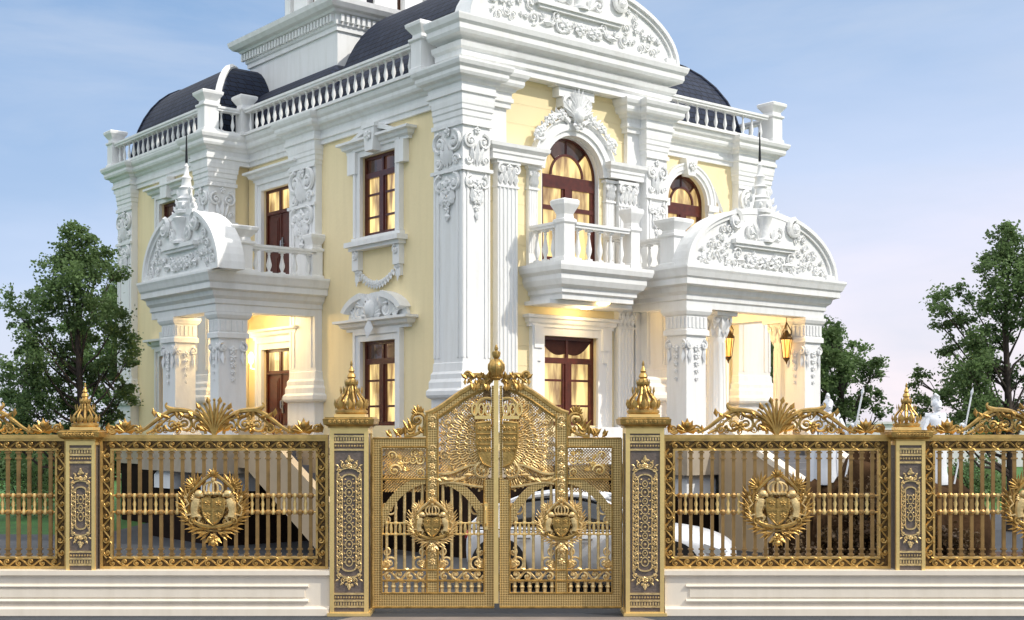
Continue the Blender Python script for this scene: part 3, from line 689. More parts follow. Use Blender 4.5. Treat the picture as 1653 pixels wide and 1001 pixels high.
# ---- balcony at the centre of the front
m = MB()
P_BAL = [(-.1,6.30),(.0,6.30),(.0,6.45),(.08,6.50),(.08,6.62),(.22,6.72),(.3,6.88),(.3,7.02),(.42,7.12),(.46,7.26),(.46,7.36),(-.1,7.36)]
m.mold([(2.93,.5),(2.93,-1.06),(5.90,-1.06),(5.90,.5)], P_BAL); m.box(2.94,5.89,-1.05,.44,6.31,7.35)
m.box(2.7,6.15,-.75,.44,6.18,6.30)
vb(m, 'balcony_slab', WHITE)
balustrade('balcony_balustrade', [((2.85,.2),(2.85,-.95)), ((3.2,-1.2),(5.45,-1.2)), ((5.95,-.9),(5.95,.2))], 7.362, 1.22, [(2.95,-1.15,.21),(5.72,-1.15,.19)], .40, .82)
# balcony door lamp under the slab
# ---- porticos
P_POR = [(-.1,6.20),(.04,6.20),(.04,6.42),(.10,6.46),(.10,6.60),(.22,6.70),(.26,6.84),(.44,6.90),(.44,7.08),(.50,7.14),(.56,7.30),(.60,7.38),(.60,7.45),(-.1,7.45)]
m = MB(); m.mold([(-3.66,13.2),(-3.66,8.33),(.24,8.33)], P_POR); m.prismz([(-3.65,8.34),(.24,8.34),(.24,13.3),(-3.65,13.3)], 6.55, 7.44)
m.box(-3.6,-3.0,8.36,13.2,6.21,6.54); m.box(-2.9,.2,8.36,9.0,6.21,6.54)
vb(m, 'portico_entablature', WHITE)
m = MB(); m.mold([(7.16,1.9),(7.16,-2.14),(13.97,-2.14),(13.97,1.9)], P_POR); m.prismz([(7.17,-2.13),(13.96,-2.13),(13.96,1.9),(7.17,1.9)], 6.55, 7.44)
m.box(7.18,7.8,-2.1,1.9,6.21,6.54); m.box(7.8,13.3,-2.1,-1.5,6.211,6.539); m.box(13.3,13.95,-2.1,1.9,6.21,6.54)
vb(m, 'portico_entablature', WHITE)
m = MB(); m.prismz([(-4.0,7.7),(.2,7.7),(.2,13.4),(-4.0,13.4)], .96, 1.74); vb(m, 'portico_floor', GREY)
m = MB(); m.prismz([(6.7,-2.6),(14.5,-2.6),(14.5,1.7),(8.7,1.7),(8.7,.05),(6.7,.05)], .96, 1.74); vb(m, 'portico_floor', GREY)
m = MB(); m.prismz([(-3.7,8.0),(0,8.0),(0,13.3),(-3.7,13.3)], -1.5, .35); vb(m, 'portico_base', DARKST)
m = MB(); m.prismz([(7.0,-2.3),(14.2,-2.3),(14.2,1.6),(7.0,1.6)], -1.5, .35); vb(m, 'portico_base', DARKST)
def column(x0, x1, y0, y1, faces):
    m = MB(); c = MB(); m.box(x0, x1, y0, y1, .35, 6.20)
    path = [(x0,y0),(x1,y0),(x1,y1),(x0,y1)]
    m.mold(path, [(-.05,.35),(.22,.35),(.22,.8),(.12,.95),(.12,1.2),(.05,1.35),(-.05,1.35)], True)
    m.mold(path, [(-.05,1.75),(.14,1.75),(.14,2.2),(.06,2.4),(-.05,2.4)], True)
    m.mold(path, [(-.05,5.35),(.08,5.35),(.08,5.5),(.03,5.54),(.03,5.95),(.09,6.0),(.14,6.1),(.14,6.19),(-.05,6.19)], True)
    for f in faces:
        w_ = x1-x0 if f in 'FB' else y1-y0
        if f == 'F': c.T((x0+x1)/2, y0, 0, 0)
        elif f == 'L': c.T(x0, (y0+y1)/2, 0, LEFT)
        elif f == 'R': c.T(x1, (y0+y1)/2, 0, pi/2)
        for i in range(5): c.box(-w_/2+w_*(i+.2)/5, -w_/2+w_*(i+.8)/5, -.06, 0, 5.58, 5.92)
        for sx in (1, -1):
            c.spiral(sx*w_*.36, 5.05, w_*.17, pi/2, 1.4, -sx, w_*.05, -.04); c.leaf(sx*w_*.36, 4.95, -pi/2, .5, w_*.2, -.03)
        for k in range(5): c.rosette(0, 4.95-.24*k, w_*(.17-.02*k), -.04, 5)
    c.T(); p = vb(m, 'column', WHITE); vb(c, 'capital', CARVE, p, smooth=True)
def round_column(x, y, r):
    m = MB(); m.lathe(x, y, .35, [(r*1.5,0),(r*1.5,.35),(r*1.25,.5),(r*1.25,1.4),(r*1.45,1.45),(r*1.3,1.6),(r*1.05,1.7),(r*.98,3.2),(r*.86,4.9),(r*.95,5.0),(r*.9,5.05)], 16)
    for k in range(12): a = 2*pi*k/12; m.tube([(x+r*cos(a)*1.0,y+r*sin(a)*1.0,2.1),(x+r*.86*cos(a),y+r*.86*sin(a),5.2)], r*.09, 4)
    c = MB(); c.lathe(x, y, 5.35, [(r*.9,0),(r*1.0,.1),(r*.95,.3),(r*1.25,.62),(r*1.5,.7)], 12); c.box(x-r*1.5,x+r*1.5,y-r*1.5,y+r*1.5,6.06,6.195)
    for k in range(10):
        a = 2*pi*k/10; c.T(x, y, 0, a); c.leaf(0, 5.35, pi/2, .5, .24, -r*1.02, .1); c.leaf(.1, 5.6, pi/2, .42, .22, -r*1.12, .12)
    for k in range(4): c.T(x, y, 0, pi/4+k*pi/2); c.spiral(.0, 5.92, .13, pi/2, 1.3, 1, .04, -r*1.45)
    c.T(); p = vb(m, 'column', WHITE, smooth=True); vb(c, 'capital', CARVE, p, smooth=True)
column(-3.55, -2.56, 8.38, 8.98, 'FL'); column(-3.6, -2.85, 11.5, 12.5, 'FL')
column(7.2, 8.1, -2.1, -1.25, 'FL'); column(13.08, 13.93, -2.1, -1.25, 'FL')
round_column(9.25, -1.5, .33); round_column(13.55, -.75, .33)
balustrade('balcony_balustrade', [((-2.5,8.3),(-.05,8.3))], 7.452, 1.0, [(-2.85,8.35,.33),(.0,8.35,.2)], .50, .85)
balustrade('balcony_balustrade', [((7.0,-1.35),(7.0,.0))], 7.452, 1.0, [(7.05,-1.7,.30)], .42, .8)
m = MB(); m.box(-3.9,-3.2,8.3,8.9,7.452,8.3); vb(m, 'pediment_pier', WHITE)
m = MB(); m.box(7.05,7.7,-2.2,-1.7,7.452,8.2); vb(m, 'pediment_pier', WHITE)
place_pediment(3.72, 2.08, .55, 11, (10.42,-2.5,7.452), 0, 1.75, 2.0, .95)
place_pediment(2.85, 2.15, .8, 17, (-4.05,10.0,7.452), LEFT, 1.75, 2.05, .95)
# ---- stairs
def flank(m, x, t, pts): m.T(x, 0, 0, -pi/2); m.prism([(-b, z) for b, z in pts][::-1], 0, t); m.T()
m = MB()
# polygons given in (b, z): run towards the fence
flk = [(7.7,2.5),(6.4,2.5),(2.3,.30),(1.7,.30),(1.7,-1.37),(2.4,-1.37),(7.2,1.15),(7.7,1.15)]
def slab_along_y(mm, x0, x1, poly):
    n_ = len(poly); mm.add([(x0,b,z) for b, z in poly]+[(x1,b,z) for b, z in poly], [tuple(range(n_)), tuple(range(2*n_-1,n_-1,-1))]+[((i+1)%n_, i, n_+i, n_+(i+1)%n_) for i in range(n_)])
BST = mat('beige_stair_stone', (.50,.375,.235), .65, bump=.15, var=.12, vscale=2)
slab_along_y(m, -3.2, -2.95, flk); vb(m, 'stair_flank', BST); m = MB(); slab_along_y(m, -1.9, -1.65, flk); vb(m, 'stair_flank', BST)
m = MB()
for k in range(12): m.box(-2.95, -1.9, 6.3-.42*k, 6.3-.42*(k-1) if k else 7.7, 1.74-.24*k-.26, 1.74-.24*k)
vb(m, 'stair_steps', STEP)
m = MB(); flk = [(-2.6,2.35),(-2.9,2.25),(-9.2,-1.1),(-9.2,-1.37),(-2.6,-1.37)]
slab_along_y(m, 8.15, 8.45, flk); vb(m, 'stair_flank', BST); m = MB(); slab_along_y(m, 11.8, 12.1, flk); vb(m, 'stair_flank', BST)
m = MB()
flc = [(-2.55,2.36),(-2.9,2.26),(-9.2,-1.09),(-9.2,-.90),(-2.9,2.46),(-2.55,2.56)]
slab_along_y(m, 8.08, 8.52, flc); vb(m, 'stair_coping', PLINTH); m = MB(); slab_along_y(m, 11.73, 12.17, flc); vb(m, 'stair_coping', PLINTH)
m = MB()
for k in range(15): m.box(8.45, 11.8, -3.1-.40*k, -2.6 if k == 0 else -3.1-.40*(k-1), 1.72-.206*k-1.0 if k < 9 else -1.45, 1.72-.206*k)
vb(m, 'stair_steps', STEP)
m = MB(); m.box(3.0, 7.6, -.75, .05, 1.3, 1.75); m.box(3.3,7.4,-.55,.05,1.75,2.15); m.box(4.9, 6.6, -.5, .4, 2.15, 2.45); vb(m, 'window_terrace', WHITE)

# ---- roofs: convex mansards
def mansard(m, x0, x1, y0, y1, z, h, ins, n_=9, e=1.0):
    rings = []
    for i in range(n_+1):
        t = (pi/2)*i/n_; o = ins*(1-cos(t)); zz = z+h*sin(t)**e
        rings.append([(x0+o,y0+o,zz),(x1-o,y0+o,zz),(x1-o,y1-o,zz),(x0+o,y1-o,zz)])
    vs = [p for r_ in rings for p in r_]; fs = [(i*4+k, i*4+(k+1)%4, (i+1)*4+(k+1)%4, (i+1)*4+k) for i in range(n_) for k in range(4)]
    m.add(vs, fs+[(n_*4, n_*4+1, n_*4+2, n_*4+3)])
    return rings
def hip_rib(m, rings, k, th=.09): m.tube([r_[k] for r_ in rings], th, 6)
m = MB()
# barrel roof of the front block, ends in a flat gable facing the tower
N = 14; poly = [(7.9,13.0)]+[(4.4+3.6*cos(t_), 13.0+4.35*sin(t_)) for t_ in [pi*k/(2*N) for k in range(1, 2*N)]]+[(.9,13.0)]
m.prism(poly, .5, 8.3)
r_main = vb(m, 'roof', SLATE, smooth=True)
m = MB(); mansard(m, .15, 9.0, 7.9, 14.6, 12.95, 2.3, 1.6); vb(m, 'roof', SLATE, smooth=True)
m = MB(); mansard(m, .15, 8.4, .95, 8.0, 12.95, 1.6, 1.3); vb(m, 'roof', SLATE, smooth=True)
m = MB(); r1 = mansard(m, -1.05, 8.0, 13.7, 21.2, 12.95, 3.3, 1.75); o = vb(m, 'roof', SLATE, smooth=True)
q = MB(); hip_rib(q, r1, 0, .13); vb(q, 'hip_rib', WHITE, o, smooth=True); q = MB(); hip_rib(q, r1, 3, .06); vb(q, 'hip_rib', SLATE, o, smooth=True)
m = MB(); r2 = mansard(m, 6.5, 15.15, 2.5, 13.0, 12.95, 3.65, 3.0); o = vb(m, 'roof', SLATE, smooth=True)
q = MB(); hip_rib(q, r2, 1, .07); vb(q, 'hip_rib', SLATE, o, smooth=True)
# ---- tower
m = MB(); m.box(1.5, 8.2, 9.3, 15.75, 12.9, 16.55); vb(m, 'tower_wall', WHITE)
m = MB(); m.mold([(1.5,9.3),(8.2,9.3),(8.2,15.75),(1.5,15.75)], [(-.1,16.45),(.08,16.45),(.08,16.6),(.14,16.65),(.14,17.0),(.3,17.04),(.34,17.12),(.5,17.16),(.62,17.30),(.66,17.46),(-.1,17.46)], True)
m.box(1.5,8.2,9.3,15.75,16.56,17.44)
k = 0
while .22*k < 6.8:
    m.box(1.5+.22*k, 1.5+.22*k+.12, 9.3-.26, 9.3-.14, 16.74, 17.0); m.box(1.5-.26, 1.5-.14, 9.3+.22*k, 9.3+.22*k+.12, 16.74, 17.0); k += 1
vb(m, 'tower_cornice', WHITE)
m = MB()
for i in range(16):
    a = 2*pi*i/16+.1; m.T(4.85, 12.8, 0, a); m.box(-.42, .42, 2.72, 3.0, 17.47, 20.6)
m.T(); m.lathe(4.85, 12.8, 17.461, [(2.9,0),(3.25,.0),(3.25,.25),(2.9,.25)], 32); m.lathe(4.85, 12.8, 20.6, [(3.0,0),(3.4,.2),(3.4,.5),(2.7,.8),(1.6,2.4),(.3,3.2),(.1,4.4)], 32)
d = vb(m, 'tower_drum', WHITE)
m = MB(); m.lathe(4.85, 12.8, 17.5, [(2.68,0),(2.68,3.1)], 32); vb(m, 'drum_window', PANED, d)
# ---- lamps that are part of the house: recessed ceiling lights and a wall light
def ceil_lamp(x, y, z):
    m = MB(); m.lathe(x, y, z, [(.22,0),(.22,-.03),(.16,-.06),(0,-.07)][::-1], 14); o = vb(m, 'ceiling_lamp', GLOW); return o
for x, y, z in ((-1.6,10.6,6.545),(10.2,-.2,6.545),(4.5,-.4,6.175),(4.8,-.85,6.29)): ceil_lamp(x, y, z)
def lamp_light(x, y, z, e, r=.25, c=(1,.72,.36)):
    l = bpy.data.lights.new('lamp_light', 'POINT'); l.energy = e; l.shadow_soft_size = r; l.color = c
    o = bpy.data.objects.new('lamp_light', l); COL.objects.link(o); o.parent = villa; o.location = (x*S, y*S, z*S)
lamp_light(-1.6, 10.6, 6.15, 60); lamp_light(10.4, .4, 5.9, 80, .25, (1,.66,.28)); lamp_light(4.5, -.35, 6.0, 15)
m = MB(); m.lathe(.02, 12.9, 4.75, [(.05,0),(.09,.08),(.11,.3),(.06,.4),(.02,.45)], 10); m.tube([(.02,12.9,4.8),(.02,12.9,4.6),(.26,12.9,4.55)], .03, 6); vb(m, 'wall_lamp', GLOW)
lamp_light(-.28, 12.9, 5.3, 9)

# ================================================================== FENCE AND GATE (front plane about 17.5 m from the lens)
FY = 17.57
def fx(px): return (px-826.5)/120
def fz(py): return EYE+(685-py)/120
def dotted_gold():
    m = mat('dotted_gold', (.66, .44, .15), .42, .78)
    nt = m.node_tree; n = nt.nodes; L = nt.links; p = n['Principled BSDF']
    tc = n.new('ShaderNodeTexCoord'); mp = n.new('ShaderNodeMapping'); mp.inputs['Rotation'].default_value = (0, radians(45), 0); L.new(tc.outputs['Object'], mp.inputs[0])
    mp2 = n.new('ShaderNodeMapping'); mp2.inputs['Scale'].default_value = (1, 0, 1); L.new(mp.outputs[0], mp2.inputs[0])
    v = n.new('ShaderNodeTexChecker'); v.inputs['Scale'].default_value = 44; L.new(mp2.outputs[0], v.inputs['Vector'])
    v.inputs['Color1'].default_value = (.76, .55, .24, 1); v.inputs['Color2'].default_value = (.36, .23, .08, 1)
    L.new(v.outputs['Color'], p.inputs['Base Color'])
    b = n.new('ShaderNodeBump'); b.inputs['Strength'].default_value = .8; b.inputs['Distance'].default_value = .01; L.new(v.outputs['Fac'], b.inputs['Height']); b.invert = True; L.new(b.outputs['Normal'], p.inputs['Normal'])
    return m
DOT = dotted_gold()

def vine(m, p0, p1, amp, y, step=.155):
    """leaf scroll along the line p0-p1 in x,z"""
    p0 = Vector(p0); p1 = Vector(p1); l = (p1-p0).length; d = (p1-p0)/l; nn = Vector((-d.y, d.x)); k = max(2, int(l/step)); ang = atan2(d.y, d.x)
    pts = []
    for i in range(k*4+1):
        t = i/(k*4); q = p0+d*(l*t)+nn*(amp*.55*sin(2*pi*k*t/2)); pts.append((q.x, y, q.y))
    m.tube(pts, amp*.16, 5)
    for i in range(k):
        q = p0+d*(l*(i+.5)/k); s_ = 1 if i % 2 == 0 else -1; c = q-nn*(s_*amp*.12)
        m.spiral(c.x, c.y, amp*.52, ang+pi/2*s_, 1.15, s_, amp*.16, y-.006)
        e = q+nn*(s_*amp*.5)
        m.leaf(e.x, e.y, ang+s_*.5, amp*.9, amp*.5, y-.004, amp*.2); m.leaf(e.x, e.y, ang+pi-s_*.5, amp*.8, amp*.45, y-.004, amp*.2)

def supporter(m, x, z, h, s_, y):
    """a rampant heraldic lion facing the shield; s_ = which side it stands on"""
    q = lambda u, w: (x+s_*u*h, y, z+w*h)
    m.tube([q(.10,.18), q(.14,.38), q(.10,.58), q(.04,.74)], [.13*h,.115*h,.15*h,.10*h], 8)
    bx = q(.01,.88); m.ball(bx[0], y-.01, bx[2], .125*h, n=8, m=6); mz = q(-.10,.84); m.ball(mz[0], y-.02, mz[2], .065*h, n=6, m=4)
    for k in range(7): a = q(.10,.70); m.leaf(a[0], a[2]+.02*k*h, (pi/2-s_*(1.4-.35*k)), .16*h, .08*h, y-.02)
    m.tube([q(.04,.66), q(-.14,.66), q(-.26,.74)], [.06*h,.05*h,.04*h], 6); m.tube([q(.04,.54), q(-.12,.48), q(-.24,.52)], [.06*h,.05*h,.04*h], 6)
    m.tube([q(.12,.26), q(-.04,.16), q(.04,.0), q(-.10,-.02)], [.09*h,.07*h,.05*h,.04*h], 6); m.tube([q(.17,.24), q(.20,.10), q(.14,.0), q(.05,-.03)], [.09*h,.065*h,.05*h,.04*h], 6)
    m.tube([q(.20,.26), q(.38,.22), q(.42,.45), q(.30,.58), q(.40,.74)], [.04*h,.035*h,.03*h,.03*h,.025*h], 5); t = q(.40,.78); m.ball(t[0], y, t[2], .055*h, n=6, m=4)

def emblem_meshes(R, y):
    """shield under a crown between two supporters inside a leaf wreath; centred on the origin"""
    wr = MB()
    for s_ in (1, -1):
        wr.fan(s_*R*.55, R*.52, pi/2-s_*.9, 1.6, 6, R*.42, R*.13, y-.02)
        for i in range(19):
            a = -pi/2+s_*(.12+2.35*i/18); rr = R*(.82+.03*sin(i*2.1)); x, z = rr*cos(a), rr*sin(a)*1.0
            wr.leaf(x, z, a+s_*.75, R*.42, R*.075, y-.01); wr.leaf(x, z, a+s_*1.2, R*.36, R*.07, y-.03); wr.leaf(x*.95, z*.95, a+s_*1.9, R*.24, R*.08, y-.02)
        wr.tube([(R*.80*cos(-pi/2+s_*2.5*i/20), y, R*.80*sin(-pi/2+s_*2.5*i/20)) for i in range(21)], R*.03, 6)
        wr.tube(b2(y-.03, (s_*R*.62,R*.42), (s_*R*.5,R*.62), (s_*R*.2,R*.86), (0,R*.95), n=8), R*.055, 6)
    wr.rosette(0, -R*1.0, R*.16, y-.05, 7); wr.ball(0, y-.05, -R*1.16, R*.10, n=7, m=5)
    for k in range(5): wr.leaf(0, -R*.95, -pi/2+(k-2)*.45, R*.34, R*.15, y-.03)
    wr.fan(0, R*.85, pi/2, 2.4, 7, R*.3, R*.12, y-.04); wr.ball(0, y-.05, R*.98, R*.08, n=6, m=4)
    sh = MB(); w_ = R*.26; sh.prism([(-w_,R*.15),(-w_*1.02,-R*.1),(-w_*.8,-R*.3),(-w_*.4,-R*.44),(0,-R*.52),(w_*.4,-R*.44),(w_*.8,-R*.3),(w_*1.02,-R*.1),(w_,R*.15),(w_*.5,R*.18),(0,R*.14),(-w_*.5,R*.18)], y-.05, y)
    sh.box(-w_*.07, w_*.07, y-.062, y-.05, -R*.48, R*.13); sh.box(-w_*.98, w_*.98, y-.0615, y-.05, -R*.16, -R*.10)
    for s_ in (1, -1):
        for zz in (.03, -.28): sh.rosette(s_*w_*.5, R*zz, w_*.34, y-.055, 5)
    pts = [(-w_,R*.15),(-w_*1.02,-R*.1),(-w_*.8,-R*.3),(-w_*.4,-R*.44),(0,-R*.52),(w_*.4,-R*.44),(w_*.8,-R*.3),(w_*1.02,-R*.1),(w_,R*.15)]
    sh.tube([(a, y-.05, b) for a, b in pts], R*.03, 5)
    for k in range(14):
        a = pi/2+(k-6.5)*.42; sh.spiral(R*.37*cos(a), -R*.15+R*.44*sin(a), R*.085, a, 1.2, 1 if k % 2 else -1, R*.022, y-.03, 8)
    cr_ = MB(); cr_.box(-R*.2, R*.2, y-.06, y, R*.24, R*.31)
    for k in range(5): t = (k-2)/2; cr_.tube(b2(y-.04, (t*R*.19,R*.30), (t*R*.30,R*.45), (t*R*.14,R*.58), (0,R*.56), n=6), R*.028, 5)
    for k in range(5): cr_.ball((k-2)*R*.09, y-.07, R*.275, R*.032, n=5, m=4)
    cr_.ball(0, y-.05, R*.62, R*.055, n=6, m=4)
    su = []
    for s_ in (1, -1):
        q = MB(); supporter(q, s_*R*.34, -R*.46, R*.82, s_, y-.03); su.append(q)
    rib = MB(); rib.tube(b2(y-.04, (-R*.6,-R*.5), (-R*.3,-R*.72), (R*.3,-R*.72), (R*.6,-R*.5), n=12), R*.06, 6, .5)
    for s_ in (1,-1): rib.spiral(s_*R*.62, -R*.46, R*.12, -pi/2, 1.2, s_, R*.035, y-.05)
    return wr, sh, cr_, su, rib
def add_emblem(parent, x, z, R, y, disc=False):
    wr, sh, cr_, su, rib = emblem_meshes(R, y)
    if disc:
        d = MB(); d.arc(0, 0, R*.68, R*.68, [(0,y-.03),(R*.1,y-.03),(R*.1,y+.02),(0,y+.02)], 0, 2*pi, 28); base = wr; e = base.build('emblem', GOLDP, parent, (x, 0, z), smooth=True); d.build('emblem_ring', GOLD, e, smooth=True)
        q = MB(); q.prism([(R*.68*cos(2*pi*k/24), R*.68*sin(2*pi*k/24)) for k in range(24)], y+.0, y+.02); q.build('emblem_plate', BRONZE, e)
    else:
        e = wr.build('emblem', GOLD, parent, (x, 0, z), smooth=True)
    for q in [sh, cr_]+su:
        q.v = [Vector((p.x*1.28, p.y, p.z*1.22+R*.02)) for p in q.v]
    sh.build('shield', GOLD, e); cr_.build('emblem_crown', GOLDP, e, smooth=True); rib.build('ribbon', GOLD, e, smooth=True)
    for q in su: q.build('supporter', GOLDP, e, smooth=True)
    return e

def make_panel():
    root = empty('fence_panel'); W = 1.53; H = 1.75
    f = MB()
    def ring(m, a, b, y0, y1, zt=0):     # rectangular ring between insets a and b
        m.box(-W+a, W-a, y0, y1, a, b); m.box(-W+a, W-a, y0, y1, H-b-zt, H-a-zt if a else H)
        m.box(-W+a, -W+b, y0, y1, b, H-b-zt); m.box(W-b, W-a, y0, y1, b, H-b-zt)
    ring(f, 0, .035, -.045, .045); ring(f, .137, .165, -.04, .04)
    f.box(-W, W, -.06, .06, H, H+.05)
    f.build('frame', FRAMEG, root)
    p = MB(); ring(p, .036, .136, -.02, .02); p.build('frame_band', BRONZE, root)
    v = MB()
    for y in (-.028,):
        vine(v, (-W+.09,.086), (W-.09,.086), .085, y); vine(v, (-W+.09,H-.086), (W-.09,H-.086), .085, y); vine(v, (-W+.086,.14), (-W+.086,H-.14), .085, y); vine(v, (W-.086,.14), (W-.086,H-.14), .085, y)
    v.build('frame_scrollwork', GOLD, root, smooth=True)
    k = 19; xs = [-W+.165+(2*W-.33)*(i+.5)/k for i in range(k)]
    b = MB(); b.box(-.022, .022, -.018, .018, .165, H-.165)
    for zz in (.18, .25, H-.20, H-.28): b.box(-.036, .036, -.03, .03, zz, zz+.022)
    for zz in (.757, .98): b.ball(0, 0, zz, .045, n=7, m=5)
    src = b.build('bar', BARG, root); src.location = (xs[0], 0, 0)
    for x in xs[1:]: put(src, root, (x, 0, 0))
    c = MB()
    for zz in (.757, .98): c.tube([(-W+.165,0,zz),(W-.165,0,zz)], .013, 5)
    c.build('cross_rail', GOLDL, root)
    q = MB(); q.lathe(0, 0, .757, [(.022,-.03),(.034,.0),(.022,.03),(.014,.06),(.026,.111),(.014,.162),(.022,.193),(.034,.223),(.022,.253)], 7)
    src = q.build('knob_spindle', GOLDL, root, smooth=True)
    xm = [(xs[i]+xs[i+1])/2 for i in range(k-1)]; src.location = (xm[0], 0, 0)
    for x in xm[1:]: put(src, root, (x, 0, 0))
    add_emblem(root, 0, .86, .44, -.05)
    # crest on the top rail
    c = MB(); T_ = H+.05; y = 0
    for i in range(13):
        t = (i-6)/6; a = pi/2-t*.85; ln = .47-.12*abs(t)
        tip = (.05*t+ln*cos(a)*.95, T_+ln*sin(a)); mid = (.03*t+ln*.5*cos(a)*.55, T_+ln*.55)
        c.tube(b2(y-.02-.02*(i % 2), (.02*t,T_), (mid[0]*.6,T_+ln*.3), mid, tip, n=7), [.012,.014,.016,.018,.021,.022,.020,.013], 6)
        c.ball(tip[0]+.012*t, y-.03, tip[1], .021, n=6, m=4); c.leaf(.02*t, T_, a, ln*.6, .035, y-.03)
        if i % 2: c.leaf(tip[0], tip[1]-.05, a, .12, .07, y-.035)
    for s_ in (1, -1):
        for k_ in range(3): c.leaf(s_*.10, T_+.04+.07*k_, pi/2-s_*(1.0-.15*k_), .17, .08, y-.02)
    for s_ in (1, -1):
        c.tube(b2(y, (s_*.12,T_+.01), (s_*.16,T_+.30), (s_*.30,T_+.335), (s_*.58,T_+.33), n=14), [.022+.0012*k_ for k_ in range(15)], 6)
        c.tube(b2(y, (s_*.50,T_+.33), (s_*.66,T_+.34), (s_*.68,T_+.40), (s_*.64,T_+.43), n=7), [.036,.034,.032,.028,.024,.018,.014,.01], 6)
        c.tube(b2(y, (s_*.56,T_+.325), (s_*.76,T_+.27), (s_*.86,T_+.08), (s_*1.06,T_+.03), n=12), [.034-.0012*k_ for k_ in range(13)], 6)
        c.tube(b2(y+.01, (s_*.50,T_+.30), (s_*.66,T_+.24), (s_*.76,T_+.08), (s_*.92,T_+.02), n=10), .018, 5)
        c.spiral(s_*.40, T_+.14, .105, pi/2, 1.6, s_, .022, y); c.spiral(s_*.58, T_+.13, .095, 0 if s_ > 0 else pi, 1.5, -s_, .02, y); c.spiral(s_*.22, T_+.12, .075, pi/2, 1.3, -s_, .018, y)
        c.rosette(s_*.49, T_+.11, .08, y-.02, 6); c.spiral(s_*.74, T_+.075, .07, pi/2, 1.3, -s_, .018, y)
        for k_ in range(6): c.leaf(s_*(.3+.1*k_), T_+.22+.02*sin(k_*3), pi/2-s_*(1.2-.5*(k_ % 3)), .13, .07, y-.01)
        for (u_, w_, r_, a_, h_) in ((.33,.25,.05,0,1),(.46,.235,.045,1.5,-1),(.64,.21,.05,2.5,1),(.72,.15,.045,.7,-1),(.84,.045,.04,1.2,1),(.30,.06,.05,2,1),(.66,.05,.045,.3,-1),(.50,.04,.04,1,1)):
            c.spiral(s_*u_, T_+w_, r_, a_, 1.4, s_*h_, .010, y+.005)
        for k_ in range(9): c.leaf(s_*(.24+.075*k_), T_+.03, pi/2+.9*sin(k_*2.1), .10, .04, y+.01)
        # low end scroll
        c.tube(b2(y, (s_*.98,T_+.02), (s_*1.1,T_+.16), (s_*1.2,T_+.02), (s_*1.44,T_+.05), n=12), .018, 5)
        c.fan(s_*1.20, T_+.03, pi/2, 2.6, 7, .20, .09, y-.01); c.ball(s_*1.2, y-.02, T_+.14, .045, n=6, m=4)
        c.spiral(s_*1.38, T_+.075, .07, 0, 1.4, s_, .018, y); c.spiral(s_*1.06, T_+.07, .06, pi, 1.3, s_, .016, y); c.leaf(s_*1.45, T_+.02, pi/2+s_*.2, .15, .07, y)
        for k_ in range(5): c.leaf(s_*(1.0+.1*k_), T_+.02, pi/2+.5*sin(k_*2.3), .12, .06, y+.01)
    c.build('crest', GOLD, root, smooth=True)
    return root
panel = make_panel()
pl = [(-73.5, 'gold fence panel cut off by the left edge, lawn and path showing through its bars', 0), (346.5, 'gold fence panel between the left small pillar and left tall gate pillar', 1), (1253, 'gold fence panel between the right tall gate pillar and right small pillar', 1), (1672, 'gold fence panel cut off by the right edge, green lawn showing through its bars', 0)]
for i, (px, lab, _) in enumerate(pl):
    o = panel if i == 0 else copy_tree(panel)
    o.location = (fx(px), FY, .60); tag(o, lab, 'fence panel', 'gilded fence panels with crested tops')

def crown_finial(k=1.0):
    m = MB()
    m.lathe(0, 0, 0, [(.20,0),(.22,.02),(.22,.05),(.18,.07)], 16, k=k)
    for i in range(10):
        a = 2*pi*i/10; pts = []
        for t in range(9):
            u = t/8; r = .165+.065*sin(pi*min(1,u*1.6))*(1-u)-.125*u**1.4; pts.append((r*k*cos(a), r*k*sin(a), (.06+.36*u)*k))
        m.tube(pts, [.020*k-.0008*k*t for t in range(9)], 5)
        m.T(0,0,0,a); m.leaf(0, .25*k, pi/2, .13*k, .05*k, -.145*k, .015*k); m.leaf(0, .06*k, pi/2, .15*k, .10*k, -.21*k, .03*k); m.T()
    m.lathe(0, 0, .07*k, [(.03,0),(.035,.15),(.025,.34)], 8, k=k)
    m.lathe(0, 0, .40*k, [(.05,-.02),(.088,0),(.092,.03),(.06,.05),(.045,.08),(.062,.10),(.05,.14),(.03,.16),(.042,.18),(.024,.22),(.012,.25),(.02,.27),(.006,.32)], 12, k=k)
    for i in range(8): a = 2*pi*i/8; m.T(0,0,0,a); m.leaf(0, .36*k, pi/2, .12*k, .05*k, -.075*k, .02*k); m.T()
    return m
